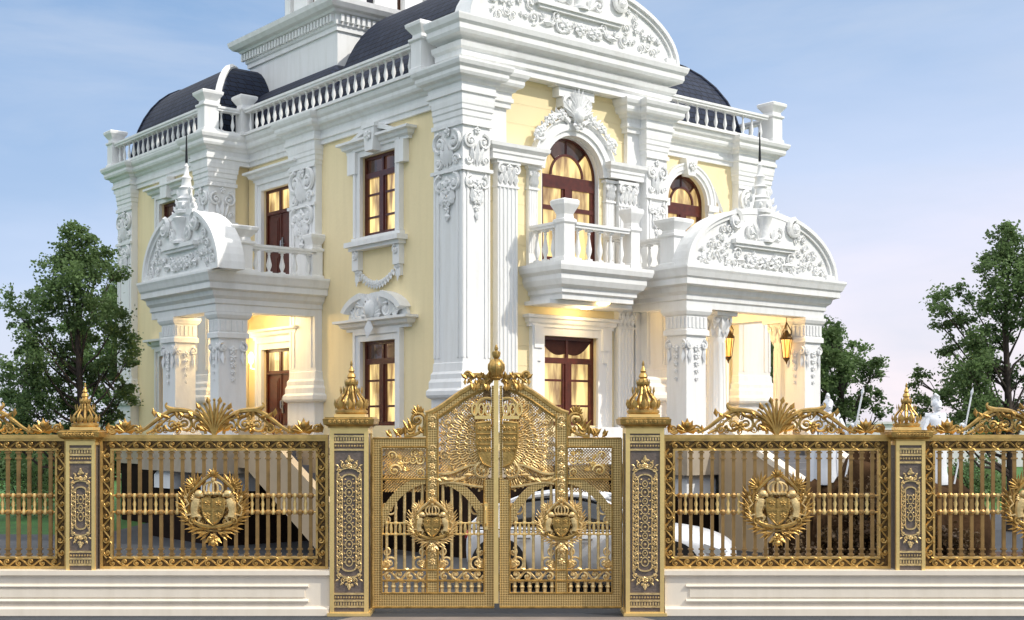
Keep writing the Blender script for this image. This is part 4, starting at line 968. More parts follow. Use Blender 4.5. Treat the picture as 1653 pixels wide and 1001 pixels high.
def pillar_ornament(w, z0, z1, y):
    """double tracery frame with a chain of ovals and a scrolled tuft at each end"""
    o = MB(); hw = w*.31; zc = (z0+z1)/2; h = z1-z0
    for a in (1.0, .58):
        h0, h1 = z0+.17+.2*(1-a), z1-.17-.2*(1-a); x = hw*a; r = x; th = .009
        for s_ in (1, -1): o.tube([(s_*x, y, h0+r*.6),(s_*x, y, h1-r*.6)], th, 5)
        o.arc(0, h1-r*.6, x, r*.6, [(-th,y-th),(th,y-th),(th,y+th),(-th,y+th)], 0, pi, 14); o.arc(0, h0+r*.6, x, r*.6, [(-th,y-th),(th,y-th),(th,y+th),(-th,y+th)], pi, 2*pi, 14)
    for s_ in (1, -1): vine(o, (s_*hw*.79, z0+.28), (s_*hw*.79, z1-.28), hw*.26, y-.002, .06)
    k = int((h-.62)/.115)
    for i in range(k):
        z = zc+(i-(k-1)/2)*.115; big = i % 2 == 0
        rx, rz = (hw*.30, .058) if big else (hw*.20, .040)
        o.arc(0, z, rx, rz, [(-.006,y-.008),(.006,y-.008),(.006,y+.006),(-.006,y+.006)], 0, 2*pi, 14); o.ball(0, y-.002, z, hw*(.12 if big else .08), n=6, m=4)
        for s_ in (1, -1): o.leaf(s_*hw*.22, z+.0575, 0 if s_ > 0 else pi, hw*.2, .022, y-.002, .008); o.spiral(s_*hw*.40, z, hw*.10, 0, 1.1, s_, .005, y, 8)
    for s_ in (1, -1):
        zt = zc+s_*(h/2-.14)
        o.rosette(0, zt, hw*.30, y-.006, 8); o.leaf(0, zt+s_*.04, s_*pi/2, .10, .06, y-.004, .012); o.ball(0, y-.008, zt+s_*.125, .014, n=6, m=4)
        for q in (1, -1):
            o.spiral(q*hw*.45, zt+s_*.005, hw*.26, s_*pi/2, 1.4, -q*s_, .009, y-.004, 12); o.spiral(q*hw*.78, zt-s_*.055, hw*.22, s_*pi/2, 1.3, -q*s_, .009, y-.004, 12); o.spiral(q*hw*.22, zt+s_*.065, hw*.14, 0, 1.2, q*s_, .007, y-.004, 10)
            o.spiral(q*hw*.95, zt-s_*.13, hw*.14, s_*pi/2, 1.2, q*s_, .007, y-.004, 10); o.ball(q*hw*.62, y-.006, zt+s_*.06, .011, n=5, m=3); o.ball(q*hw*1.02, y-.006, zt-s_*.06, .011, n=5, m=3)
            o.leaf(q*hw*.5, zt+s_*.03, s_*(pi/2)-q*s_*.7, .06, .03, y-.003, .008); o.leaf(q*hw*.85, zt-s_*.01, s_*(pi/2)-q*s_*1.0, .055, .03, y-.003, .008)
    return o
def make_pillar(w, z0, z1, fin, cap=.17):
    root = empty('gate_pillar' if z0 < .3 else 'fence_pillar'); h = z1-z0; d = w
    b = MB(); b.box(-w/2+.02, w/2-.02, -d/2+.02, d/2-.02, 0, h); b.build('shaft', MAUVE, root)
    f = MB(); e = .045*w/.5+.01
    for sx in (1, -1):
        f.box(sx*w/2, sx*(w/2-e), -d/2, -d/2+e, 0, h); f.box(sx*w/2, sx*(w/2-e), d/2, d/2-e, 0, h)
    f.box(-w/2+e, w/2-e, -d/2+.002, -d/2+e, 0, e); f.box(-w/2+e, w/2-e, -d/2+.002, -d/2+e, h-e*1.3, h)
    for sx in (1, -1): f.box(sx*(w/2-.003), sx*(w/2-.03), -d/2+e, d/2-e, 0, e); f.box(sx*(w/2-.003), sx*(w/2-.03), -d/2+e, d/2-e, h-e*1.3, h)
    f.box(-w/2-.03, w/2+.03, -d/2-.03, d/2+.03, -.0, .04)
    f.build('corner_trim', GOLDL, root)
    t = MB()
    for zz in (h-.12, h-.20, h-.30): t.box(-w/2+e, w/2-e, -d/2+.006, -d/2+.03, zz, zz+.026)
    for zz in (.11, .19, .28): t.box(-w/2+e, w/2-e, -d/2+.006, -d/2+.03, zz, zz+.026)
    kk = int((w-2*e)/.035)
    for i in range(kk):
        x = -w/2+e+(w-2*e)*(i+.5)/kk
        t.ball(x, -d/2+.012, h-.235, .015, n=5, m=3); t.ball(x, -d/2+.012, .245, .015, n=5, m=3); t.box(x-.01, x+.01, -d/2+.008, -d/2+.02, h-.165, h-.125); t.box(x-.01, x+.01, -d/2+.008, -d/2+.02, .14, .18)
    t.build('band', GOLDP, root)
    pillar_ornament(w, .34, h-.36, -d/2+.012).build('panel_ornament', GOLDP, root, smooth=True)
    c = MB(); hw = w/2
    sq = [(hw,-hw),(-hw,-hw),(-hw,hw),(hw,hw)][::-1]
    c.mold([(-hw,-hw),(hw,-hw),(hw,hw),(-hw,hw)], [(-.1,h+.001),(.02,h+.001),(.02,h+.02),(.075,h+.05),(.085,h+.12),(.06,h+.13),(.06,h+.145),(-.1,h+.145)], True)
    c.box(-hw+.02, hw-.02, -hw+.02, hw-.02, h+.002, h+.144)
    for i in range(9): c.rosette(-hw-.02+(w+.04)*(i+.5)/9, h+.085, .028, -hw-.088, 5)
    c.build('cap', GOLD, root)
    g = MB(); g.box(-hw*.80, hw*.80, -hw*.80, hw*.80, h+.145, h+.185); g.build('cap_step', GOLDL, root)
    q = crown_finial(fin); q.build('finial', GOLD, root, (0,0,h+.185), smooth=True)
    return root
gp = make_pillar(.51, 0.0, 2.49, 1.0)
gp.location = (fx(567.5), FY-.02, 0); tag(gp, 'tall gold and mauve gate pillar left of the double gate, beneath the lower side window', 'pillar', 'tall gate pillars with crown finials')
g2 = copy_tree(gp); g2.location = (fx(1038), FY-.02, 0); g2['label'] = 'tall gold and mauve gate pillar right of the double gate, beneath the portico corner column'
sp_ = make_pillar(.385, .6, 2.37, .82)
sp_.location = (fx(138), FY-.02, .55); tag(sp_, 'small gold pillar standing on the left plinth wall in front of the big tree trunk', 'pillar', 'small fence pillars on the plinth walls')
s2 = copy_tree(sp_); s2.location = (fx(1462.5), FY-.02, .55); s2['label'] = 'small gold pillar standing on the right plinth wall beside the spear statue'

# plinth walls
def plinth(x0, x1, endx, lab):
    root = empty('plinth_wall', ((x0+x1)/2, FY-.02, 0)); c = (x0+x1)/2; hw = (x1-x0)/2
    m = MB(); m.box(-hw, hw, -.2, .2, 0, .50); m.build('wall_body', PLINTH, root)
    m = MB(); m.mold([(hw,.2),(hw,-.2),(-hw,-.2),(-hw,.2)][::-1], [(-.03,.501),(.01,.501),(.015,.52),(.05,.54),(.05,.60),(-.03,.60)]); m.box(-hw,hw,-.2,.2,.502,.598); m.build('coping', PLINTH, root)
    m = MB(); a0, a1 = ((-hw+.02, hw-.28) if endx > 0 else (-hw+.28, hw-.02))
    m.mold([(a0,-.203),(a1,-.203)], [(-.01,.37),(.022,.375),(.03,.39),(.012,.41),(-.01,.415)]); m.mold([(a0,-.203),(a1,-.203)], [(-.01,.175),(.03,.18),(.034,.20),(.014,.215),(-.01,.22)]); m.mold([(a0+.05,-.203),(a1-.05,-.203)], [(-.01,.24),(.012,.245),(.012,.345),(-.01,.35)])
    m.mold([(-hw,-.203),(hw,-.203)], [(-.01,0.001),(.04,0.001),(.04,.09),(.015,.12),(-.01,.12)])
    m.build('panel_moulding', PLINTH, root)
    tag(root, lab, 'wall')
plinth(fx(-330), fx(537)-.01, 1, 'low cream plinth wall carrying the fence left of the gate'); plinth(fx(1069)+.01, fx(1960), -1, 'low cream plinth wall carrying the fence right of the gate')

# ---- gate leaves
def make_leaf():
    root = empty('gate_leaf')
    f = MB(); d = .035
    f.box(0, .125, -d, d, 0, 2.27); f.box(.125, 1.50, -d, d, 0, .19); f.box(1.50, 1.635, -d, d, 0, 1.72); f.box(1.595, 1.635, -d, d, 1.721, 2.98); f.box(.73, .875, -d, d, .19, 2.60); f.box(.125, .73, -d, d, 2.15, 2.27)
    # arched band over the bars
    f.arc(.81, .72, .72, .95, [(-.0,-d*.98),(.11,-d*.98),(.11,d*.98),(-.0,d*.98)], radians(20), radians(160), 26)
    f.build('frame', DOT, root)
    e = MB()
    for a, b_ in (((.0,.0),(.0,2.27)), ((.122,.19),(.122,2.15)), ((.728,.19),(.728,2.6)), ((.877,.19),(.877,2.6)), ((1.50,.19),(1.50,1.72))): e.tube([(a[0],-d,a[1]),(b_[0],-d,b_[1])], .014, 5)
    for z, x0, x1 in ((.0,0,1.63),(.19,.12,1.5),(.36,.125,1.5),(.50,.125,1.5),(2.15,.12,.73),(2.27,-.0,.73),(1.72,.12,.73)): e.tube([(x0,-d,z),(x1,-d,z)], .015, 5)
    pts = b2(0, (.71,2.60), (.98,2.66), (1.10,2.92), (1.56,3.05), n=16)
    e.tube(pts, .04, 6); e.tube([(p[0]+.03, -.02, p[2]-.10) for p in pts], .02, 5); e.tube([(.70,0,2.30),(.70,0,2.58)], .03, 6)
    e.build('edge_moulding', GOLD, root, smooth=True)
    # arch fill strip
    s_ = MB(); up = [(p[0], p[2]-.02) for p in pts]; lo = [(p[0]+.03, p[2]-.13) for p in pts]; s_.prism(lo+up[::-1], -.02, .02); s_.build('arch_band', DOT, root)
    # bars
    xs = [.185, .305, .425, .545, .665, .94, 1.06, 1.18, 1.30, 1.42]
    b = MB(); b.tube([(0,0,0),(0,0,1)], .02, 6); 
    src = None
    for x in xs:
        zt = .72+.95*sqrt(max(0, 1-((x-.81)/.76)**2)); zt = min(zt, 1.66)
        if src is None: src = b.build('bar', GOLDP, root); o = src
        else: o = put(src, root)
        o.location = (x, 0, .5); o.scale = (1, 1, zt-.5)
    b = MB(); b.tube([(0,0,.19),(0,0,.36)], .024, 6); b.ball(0, 0, .275, .035, n=6, m=4); src = None
    for i in range(6):
        for x0 in (.125, .875):
            x = x0+.605*(i+.5)/6
            if src is None: src = b.build('short_bar', GOLDP, root); o = src
            else: o = put(src, root)
            o.location = (x, 0, 0)
    r = MB()
    for zz in (.98, 1.13): r.tube([(.125,0,zz),(.73,0,zz)], .012, 5); r.tube([(.875,0,zz),(1.5,0,zz)], .012, 5)
    for x in xs:
        for zz in (.98, 1.13): r.ball(x, 0, zz, .032, n=6, m=4)
        for k in (-.06,): r.lathe(x+k, 0, .98, [(.014,0),(.022,.075),(.014,.15)], 6)
    r.build('cross_rail', GOLDL, root, smooth=True)
    o = MB()
    vine(o, (.14,.43), (.72,.43), .11, -.02, .13); vine(o, (.89,.43), (1.49,.43), .11, -.02, .13)
    for x, z, sx, sz in ((.20,.60,1,1),(.66,.60,-1,1),(.95,.60,1,1),(1.43,.60,-1,1),(.20,1.32,1,-1),(1.43,1.32,-1,-1)):
        o.spiral(x+sx*.03, z, .10, -sz*pi/2, 1.5, sx*sz, .018, 0); o.spiral(x-sx*.02, z+sz*.14, .06, sz*pi/2, 1.3, -sx*sz, .015, 0); o.fan(x-sx*.05, z-sz*.08, sz*pi/2-sx*sz*.4, 1.3, 5, .16, .06, -.01); o.rosette(x, z, .05, -.02, 5)
    for z in (.62,.78,1.55,1.72,1.9,2.06,2.45): o.rosette(.80, z, .05, -.045, 6); o.spiral(.80, z+.08, .045, 0, 1.2, 1, .011, -.045)
    o.build('scrollwork', GOLDP, root, smooth=True)
    # filigree fields: fine lattice behind raised scrolls
    def lattice(m, x0, x1, z0, ztop, y, step=.04, th=.0095):
        k = int((x1-x0+2.2)/step)
        for s2_ in (1, -1):
            for i in range(-45, k+45):
                xa = x0+i*step; run = []
                for j in range(25):
                    t = j/24; zz = z0+1.4*t; xx = xa+s2_*1.4*t
                    if x0 <= xx <= x1 and zz <= ztop(xx): run.append((xx, y, zz))
                if len(run) > 1: m.tube([run[0], run[-1]], th, 3)
    def arch_top(x):
        best = 2.5
        for i in range(len(pts)-1):
            if pts[i][0] <= x <= pts[i+1][0]: t = (x-pts[i][0])/(pts[i+1][0]-pts[i][0]); best = pts[i][2]+t*(pts[i+1][2]-pts[i][2])
        return best-.08
    l = MB(); lattice(l, .125, .73, 1.55, lambda x: 2.15, .01); lattice(l, .875, 1.595, 1.62, arch_top, .01); l.build('lattice', GOLDP, root)
    c = MB(); rnd = random.Random(5)
    foliage_panel(c, .17, .70, 1.76, 2.10, -.01, 21, lambda x, z, r: .14+r < x < .72-r and 1.73+r < z < 2.14-r, .10, 22)
    o1 = c.build('side_filigree', GOLDL, root, smooth=True)
    c = MB(); cx, cz = 1.60, 2.20
    # feathered wing of rays round the great shield
    for row, (r0, r1, k, w_) in enumerate(((.46,.64,23,.082),(.34,.50,19,.085),(.22,.38,15,.08))):
        for i in range(k):
            a = radians(96+160*i/(k-1)); x0_, z0_ = cx+r0*cos(a)*.95, cz+r0*sin(a); ln = r1-r0
            mx_, mz_ = x0_+ln*.5*cos(a), z0_+ln*.5*sin(a)
            c.tube([(mx_+ln*.5*cos(u_)*cos(a)-w_*.42*sin(u_)*sin(a), -.015-.014*row, mz_+ln*.5*cos(u_)*sin(a)+w_*.42*sin(u_)*cos(a)) for u_ in [2*pi*q_/10 for q_ in range(11)]], .009, 4)
            c.leaf(x0_, z0_, a, ln*.8, w_*.30, -.015-.014*row, .01)
            if row == 0: c.tube([(cx+.24*cos(a)*.95, -.012, cz+.24*sin(a)),(x0_, -.012, z0_)], .007, 4)
        c.arc(cx, cz, r0*.95, r0, [(-.007,-.03-.012*row),(.007,-.03-.012*row),(.007,.0),(-.007,.0)], radians(94), radians(258), 20)
    for i in range(15): a = radians(98+155*i/14); c.ball(cx+.66*cos(a)*.9, -.02, cz+.66*sin(a), .02, n=5, m=3)
    foliage_panel(c, .90, 1.46, 1.68, 2.78, -.0, 33, lambda x, z, r: .88+r < x < 1.49-r and 1.66+r < z < arch_top(x)-r*1.2 and hypot((x-cx), z-cz) > .60+r*.6, .085, 30)
    c.spiral(1.48, 1.84, .12, pi/2, 1.7, 1, .026, -.03); c.tube(b2(-.03, (1.40,1.92), (1.2,1.92), (1.1,1.76), (.9,1.80), n=10), .022, 6); c.tube(b2(-.03, (1.48,1.62), (1.3,1.62), (1.1,1.72), (.9,1.66), n=10), .02, 6)
    for i in range(6): c.leaf(1.35-.08*i, 1.78-.02*i, pi+.5*sin(i), .13, .07, -.03)
    c.build('winged_filigree', GOLDP, root, smooth=True)
    h = MB().T(.11); h.prism([(1.48,2.50),(1.28,2.48),(1.28,2.22),(1.32,2.02),(1.37,1.93),(1.48,1.88)][::-1], -.085, -.036); h.tube([(1.48,-.08,2.50),(1.28,-.08,2.48),(1.28,-.08,2.22),(1.32,-.08,2.02),(1.37,-.08,1.93),(1.48,-.08,1.88)], .018, 5)
    for z in (2.40, 2.26, 2.12): 
        for x in (1.33, 1.40, 1.46): h.rosette(x, z, .035, -.09, 5)
    for z in (2.33, 2.19): h.tube([(1.29,-.09,z),(1.48,-.09,z)], .009, 4)
    h.build('great_shield', GOLD, root)
    k_ = MB().T(.11)
    for i in range(3): x = 1.46-.09*i; k_.arc(x-.02, 2.66+.0*i, .035, .075, [(-.012,-.07),(.012,-.07),(.012,-.03),(-.012,-.03)], 0, 2*pi, 12)
    k_.box(1.26, 1.48, -.08, -.036, 2.53, 2.575); k_.tube(b2(-.05, (1.26,2.58), (1.26,2.76), (1.36,2.84), (1.48,2.80), n=8), .02, 5)
    k_.build('great_crown', GOLDL, root, smooth=True)
    g = MB().T(.11); g.prism([(1.36,2.80),(1.48,2.76),(1.48,2.95),(1.40,2.95)], -.05, -.036); g.build('crown_plate', BRONZE, root)
    # leafy scrolls riding on the arch and on the shoulder
    t = MB()
    t.tube(b2(-.01, (1.60,3.02), (1.45,3.20), (1.32,3.10), (1.22,3.10), n=10), [.034-.0012*i for i in range(11)], 6); t.spiral(1.27, 3.12, .06, 0, 1.2, 1, .02, -.02)
    for i in range(14): t.leaf(1.25+.027*i, 3.05+.012*(i % 2), pi/2+.9*sin(i*1.7), .12, .06, -.02-.02*(i % 2)); t.leaf(1.24+.027*i, 3.08, -pi/2+.9*sin(i*1.3), .10, .05, -.03)
    for i in range(5): t.leaf(1.55-.06*i, 3.02, -pi/2+.4*sin(i*2), .12, .07, -.05)
    t.spiral(.60, 2.52, .11, 0, 1.5, 1, .026, -.01); t.tube(b2(-.01, (.71,2.52), (.70,2.36), (.58,2.30), (.42,2.30), n=8), .022, 6); t.spiral(.50, 2.39, .075, pi/2, 1.4, -1, .02, -.01); t.spiral(.34, 2.35, .06, 0, 1.3, 1, .016, -.01)
    for i in range(12): t.leaf(.22+.042*i, 2.28+.05*(i > 5), pi/2+.8*sin(i*1.9), .12+.015*i*(i < 9), .07, -.01)
    t.fan(.62, 2.58, pi/2+.3, 1.8, 6, .16, .07, -.01)
    t.build('top_scroll', GOLD, root, smooth=True)
    add_emblem(root, .805, 1.145, .315, -.05, True)
    return root
leafL = make_leaf(); leafL.location = (fx(602), FY, .08); tag(leafL, 'left leaf of the ornate gold double gate, hung on the left tall pillar', 'gate', 'leaves of the gold double gate')
leafR = copy_tree(leafL); leafR.location = (fx(1002.5), FY, .08); leafR.scale = (-1, 1, 1); leafR['label'] = 'right leaf of the ornate gold double gate, white car behind its bars'
m = MB(); m.box(1.628, 1.69, -.075, -.036, .06, 3.05); m.build('meeting_bar', GOLDL, leafL)
m = MB(); m.lathe(1.66, -.03, 3.05, [(.05,0),(.07,.03),(.05,.05),(.085,.10),(.105,.16),(.095,.22),(.06,.27),(.03,.29),(.055,.33),(.05,.37),(.02,.40),(.028,.43),(.008,.48)], 14)
for i in range(8): m.T(1.66, -.03, 0, 2*pi*i/8); m.tube([(.06,0,3.12),(.104,0,3.2),(.102,0,3.26),(.05,0,3.33)], .014, 4); m.leaf(0, 3.36, pi/2, .09, .06, -.04, .02)
m.T(); m.build('crown_finial', GOLD, leafL, smooth=True)
m = MB(); m.box(1.50, 1.545, -.09, -.036, 1.05, 1.40); m.tube([(1.52,-.09,1.1),(1.52,-.14,1.14),(1.52,-.14,1.31),(1.52,-.09,1.35)], .014, 6); m.build('pull_handle', GOLDL, leafL)

# ================================================================== GROUND
def sheet(name, poly, z, material, label, cat, kind='structure'):
    m = MB(); m.add([(x,y,z) for x, y in poly], [tuple(range(len(poly)))]); o = m.build(name, material); tag(o, label, cat, None, kind); return o
sheet('ground', [(-900,-60),(900,-60),(900,1500),(-900,1500)], -.012, GRASS, 'green lawn ground running to the horizon behind the house', 'ground')
sheet('road', [(-60,4),(60,4),(60,FY-.35),(-60,FY-.35)], -.004, ASPH, 'dark grey asphalt road along the foot of the fence', 'road')
sheet('pavement', [(fx(575),FY-.35),(fx(1030),FY-.35),(fx(1030)+.6,FY-1.3),(fx(575)-.6,FY-1.3)], .0, PATH, 'brownish paved crossover in front of the double gate', 'pavement')
sheet('court', [(-20,FY-.35),(7.0,FY-.35),(7.0,23),(16,30),(12,52),(-9,52),(-9.5,30),(-20,31)], -.002, PAVE, 'grey paved courtyard between the fence and the house', 'paving')
sheet('flower_bed', [(7.3,FY+.3),(18,FY+.3),(18,26),(8.2,26)], .004, SOIL, 'strip of bare red soil behind the right end of the fence', 'soil')
m = MB(); m.box(-60, 60, 78, 78.6, 0, 2.55); m.box(-60, 60, 77.9, 78.7, 2.55, 2.7); o = m.build('sky_stand_in_wall', mat('pale_sky_tint', (.74,.70,.69), .8, var=.1)); tag(o, 'long pale wall added at the far end of the lawn in place of low sky', 'wall')  # added wall, its pale colour stands in for sky low behind the lawn

# ================================================================== TREES
def make_tree(name, clumps, scale, leaves, leaf_size, seed, depth=.9, label='', y_trunk=990, top_y=470, spread=1.0):
    """clumps (dx, y, r) measured from a trunk standing at y=990; scale metres per unit"""
    rnd = random.Random(seed); root = empty(name)
    P = [(dx*scale*spread, rnd.uniform(-1, 1)*depth*(abs(dx)*.3+40)*scale, (990-y)*scale, r*scale) for dx, y, r in clumps]
    t = MB(); H = (990-top_y)*scale
    def trunk_pt(f): return Vector((6*scale*sin(f*5), 3*scale*sin(f*4+1), H*f))
    t.tube([trunk_pt(i/12) for i in range(13)], [11*scale*(1-.72*i/12)+(5*scale if i == 0 else 0) for i in range(13)], 9)
    for (x, y, z, r) in P:
        f = max(.34, min(.97, (z/H)*.84-abs(x)/H*.28)); a = trunk_pt(f); b = Vector((x, y, z)); md = a.lerp(b, .5)+Vector((0, 0, -.10*(b-a).length+rnd.uniform(-.1,.1)))
        L0 = (b-a).length; rad = max(1.5*scale, 4.2*scale*(1-f*.6))
        t.tube([a, a.lerp(md, .5)+Vector((rnd.uniform(-.05,.05),0,rnd.uniform(-.05,.05)))*L0, md, md.lerp(b, .6), b], [rad, rad*.8, rad*.62, rad*.4, rad*.18], 6)
        for k in range(5):
            q = b+Vector((rnd.gauss(0,1), rnd.gauss(0,1), rnd.gauss(.2,.8))).normalized()*r*rnd.uniform(.6, 1.0); s0 = md.lerp(b, rnd.uniform(.2,.9)); t.tube([s0, s0.lerp(q, .5)+Vector((0,0,.04)), q], [rad*.3, rad*.2, rad*.08], 4)
    t.build('trunk', BARK, root, smooth=True)
    vs = []; fs = []; tot = sum(c[3]**2 for c in P)
    for (x, y, z, r) in P:
        n_ = int(leaves*r*r/tot*(1 if rnd.random() > .12 else .6)); nsub = max(4, int(10*r/(30*scale)))
        subs = []
        for _ in range(nsub):
            d = Vector((rnd.gauss(0,1), rnd.gauss(0,1), rnd.gauss(0,.8))).normalized()*r*rnd.uniform(.25, 1.0)**.6
            subs.append((Vector((x,y,z))+d, r*rnd.uniform(.22,.45)))
        for _ in range(n_):
            c, sr = rnd.choice(subs); p = c+Vector((rnd.gauss(0,.72), rnd.gauss(0,.72), rnd.gauss(0,.55)))*sr
            u_ = Vector((rnd.gauss(0,1), rnd.gauss(0,1), rnd.gauss(0,.7))).normalized(); w_ = u_.cross(Vector((rnd.gauss(0,1), rnd.gauss(0,1), rnd.gauss(0,1)))).normalized()
            l = leaf_size*rnd.uniform(.65, 1.3); k = len(vs); vs += [p-u_*l*.5, p+w_*l*.30, p+u_*l*.5, p-w_*l*.30]; fs.append((k, k+1, k+2, k+3))
    c = MB(); c.v = vs; c.f = fs; c.build('crown', LEAF, root)
    return root
CL = [(-20,388,26),(5,384,22),(-5,412,34),(22,412,26),(-40,424,18),(-15,450,38),(20,455,36),(42,440,22),(-20,492,42),(25,498,38),(-52,470,16),(-115,490,22),(-95,480,20),(-75,512,20),(-105,520,16),
      (-60,542,28),(-90,562,20),(-40,560,24),(55,522,26),(62,550,26),(0,540,26),(-80,602,36),(-50,622,42),(-30,592,32),(-95,642,28),(-60,662,38),(-25,662,32),(40,592,22),(62,622,22),(50,650,26),(20,612,18),(30,672,26),(-100,684,22),(0,692,28),(75,585,18),(-122,655,24),(-128,610,18),(-118,690,24),(-70,700,26),(-60,585,22)]
DT = 31.0
tree = make_tree('tree', CL, DT/2108, 30000, .095, 3)
tree.location = ((132-826.5)/2108*DT, DT, EYE-(990-685)*DT/2108)
tree.location.z = 0
# keep the crown at the height the picture shows although the ground lies lower there
gz = EYE+(685-990)*DT/2108
for ch in kids(tree): ch.location.z = gz
tag(tree, 'tall leafy green tree rising behind the left end of the fence beside the mansion', 'tree', 'garden trees round the mansion')
t2 = copy_tree(tree); t2.location.x = (1628-826.5)/2108*DT; t2['label'] = 'tall leafy green tree at the right edge behind the lawn panel'
CS = [(-30,530,22),(-5,545,24),(-40,560,26),(20,570,24),(-15,585,28),(45,600,24),(10,615,24),(-45,610,26),(-30,640,24),(35,640,22),(0,665,24),(-50,670,22),(50,665,16),(-75,600,26),(-95,630,24),(-110,590,22),(-85,565,20)]
ts = make_tree('tree', CS, 42/2108, 14000, .125, 8, top_y=560); ts.location = ((1362-826.5)/2108*42, 42, 0)
for ch in kids(ts): ch.location.z = EYE+(685-990)*42/2108
tag(ts, 'smaller green tree seen just right of the portico column', 'tree', 'garden trees round the mansion')
t4 = copy_tree(ts); t4.location = ((1262-826.5)/2108*54, 54, 0); t4.rotation_euler.z = 1.9; t4.scale = (1.15, 1.15, 1.15); t4['label'] = 'hazy green tree seen through the open portico between its columns'
t5 = copy_tree(ts); t5.location = ((206-826.5)/2108*50, 50, 0); t5.rotation_euler.z = .8; t5.scale = (1.15, 1.15, 1.38); t5['label'] = 'green tree half hidden behind the left end of the mansion'
# far hedge below the left tree
rnd = random.Random(4); vs = []; fs = []
for _ in range(16000):
    x = rnd.uniform(-46, -16); h = 2.0+.5*sin(x*1.3)+.3*sin(x*3.1); p = Vector((x, 60+rnd.gauss(0,.7), h*rnd.random()**.6)); u_ = Vector((rnd.gauss(0,1), rnd.gauss(0,1), rnd.gauss(0,1))).normalized(); w_ = u_.orthogonal(); l = .3; k = len(vs); vs += [p-u_*l*.5, p+w_*l*.4, p+u_*l*.5, p-w_*l*.4]; fs.append((k,k+1,k+2,k+3))
c = MB(); c.v = vs; c.f = fs; o = c.build('hedge', HEDGE); tag(o, 'far row of dark green hedge bushes across the left lawn', 'hedge', None, 'stuff')

# ================================================================== CAR
def loft(sections):
    m = MB(); n_ = len(sections[0]); vs = [p for s_ in sections for p in s_]
    fs = [(i*n_+k, (i+1)*n_+k, (i+1)*n_+(k+1)%n_, i*n_+(k+1)%n_) for i in range(len(sections)-1) for k in range(n_)]
    fs += [tuple(range(n_)), tuple(range(len(sections)*n_-1, (len(sections)-1)*n_-1, -1))]; m.add(vs, fs); return m
car = empty('parked_car', (0.0, 20.75, 0), radians(-13)); tag(car, 'white car parked behind the right gate leaf with its nose past the tall pillar', 'car')
# x: rear -0.78, rear wheel 0, front wheel 2.62, nose 3.52
body = []
for x, w_, zb, zs_, zt in ((-.58,.70,.42,.74,.80),(-.54,.82,.30,.86,.92),(-.40,.88,.24,.92,1.0),(0,.91,.22,.94,1.03),(.7,.91,.2,.93,1.0),(1.5,.91,.2,.92,.98),(2.1,.91,.2,.92,1.0),(2.5,.90,.22,.90,.99),(2.9,.88,.22,.85,.94),(3.2,.82,.24,.76,.86),(3.4,.74,.28,.64,.76),(3.52,.60,.36,.52,.62)):
    half = [(w_*.80,zb),(w_*.97,zb+.12),(w_,zb+(zs_-zb)*.55),(w_*.985,zs_-.05),(w_*.93,zs_),(w_*.78,zt-.02),(w_*.4,zt+.02)]
    body.append([(x,-y,z) for y, z in half]+[(x,y,z) for y, z in half[::-1]])
b = loft(body).build('body', CARW, car, smooth=True)
sub = b.modifiers.new('s', 'SUBSURF'); sub.levels = 2; sub.render_levels = 2
cab = []
for x, wb, wt, z0, z1 in ((-.50,.74,.58,.94,.99),(-.2,.80,.64,.95,1.24),(.25,.82,.64,.95,1.42),(.75,.83,.64,.94,1.485),(1.25,.83,.64,.94,1.47),(1.6,.82,.63,.94,1.38),(2.0,.80,.62,.95,1.17),(2.3,.78,.66,.96,1.0)):
    half = [(wb,z0),(wb*.97,z0+(z1-z0)*.3),(wt+(wb-wt)*.35,z0+(z1-z0)*.72),(wt,z1-.03),(wt*.7,z1)]
    cab.append([(x,-y,z) for y, z in half]+[(x,y,z) for y, z in half[::-1]])
g = loft(cab).build('greenhouse', GLASSD, car, smooth=True); sub = g.modifiers.new('s', 'SUBSURF'); sub.levels = 2; sub.render_levels = 2
top = []
for x, w_, z, th in ((-.49,.50,1.0,.02),(-.25,.58,1.235,.03),(.2,.62,1.42,.035),(.75,.635,1.50,.03),(1.25,.63,1.485,.03),(1.55,.62,1.415,.02)):
    top.append([(x,-w_,z-.09),(x,-w_*.98,z-.01),(x,-w_*.5,z+.02),(x,w_*.5,z+.02),(x,w_*.98,z-.01),(x,w_,z-.09),(x,w_*.5,z-.03),(x,-w_*.5,z-.03)])
r = loft(top).build('roof_panel', CARW, car, smooth=True); sub = r.modifiers.new('s', 'SUBSURF'); sub.levels = 1; sub.render_levels = 2
m = MB()
for s_ in (1, -1):
    m.tube([(2.28,s_*.75,.97),(1.95,s_*.70,1.18),(1.55,s_*.645,1.39),(1.2,s_*.645,1.455),(.75,s_*.655,1.475),(.25,s_*.655,1.40),(-.2,s_*.67,1.2),(-.49,s_*.72,.96)], [.03,.035,.035,.035,.035,.04,.06,.05], 6)
    m.tube([(.85,s_*.835,.95),(.82,s_*.67,1.44)], .03, 6); m.tube([(-.05,s_*.83,.95),(.0,s_*.70,1.28)], .045, 6)
m.build('pillar_trim', CARW, car, smooth=True)
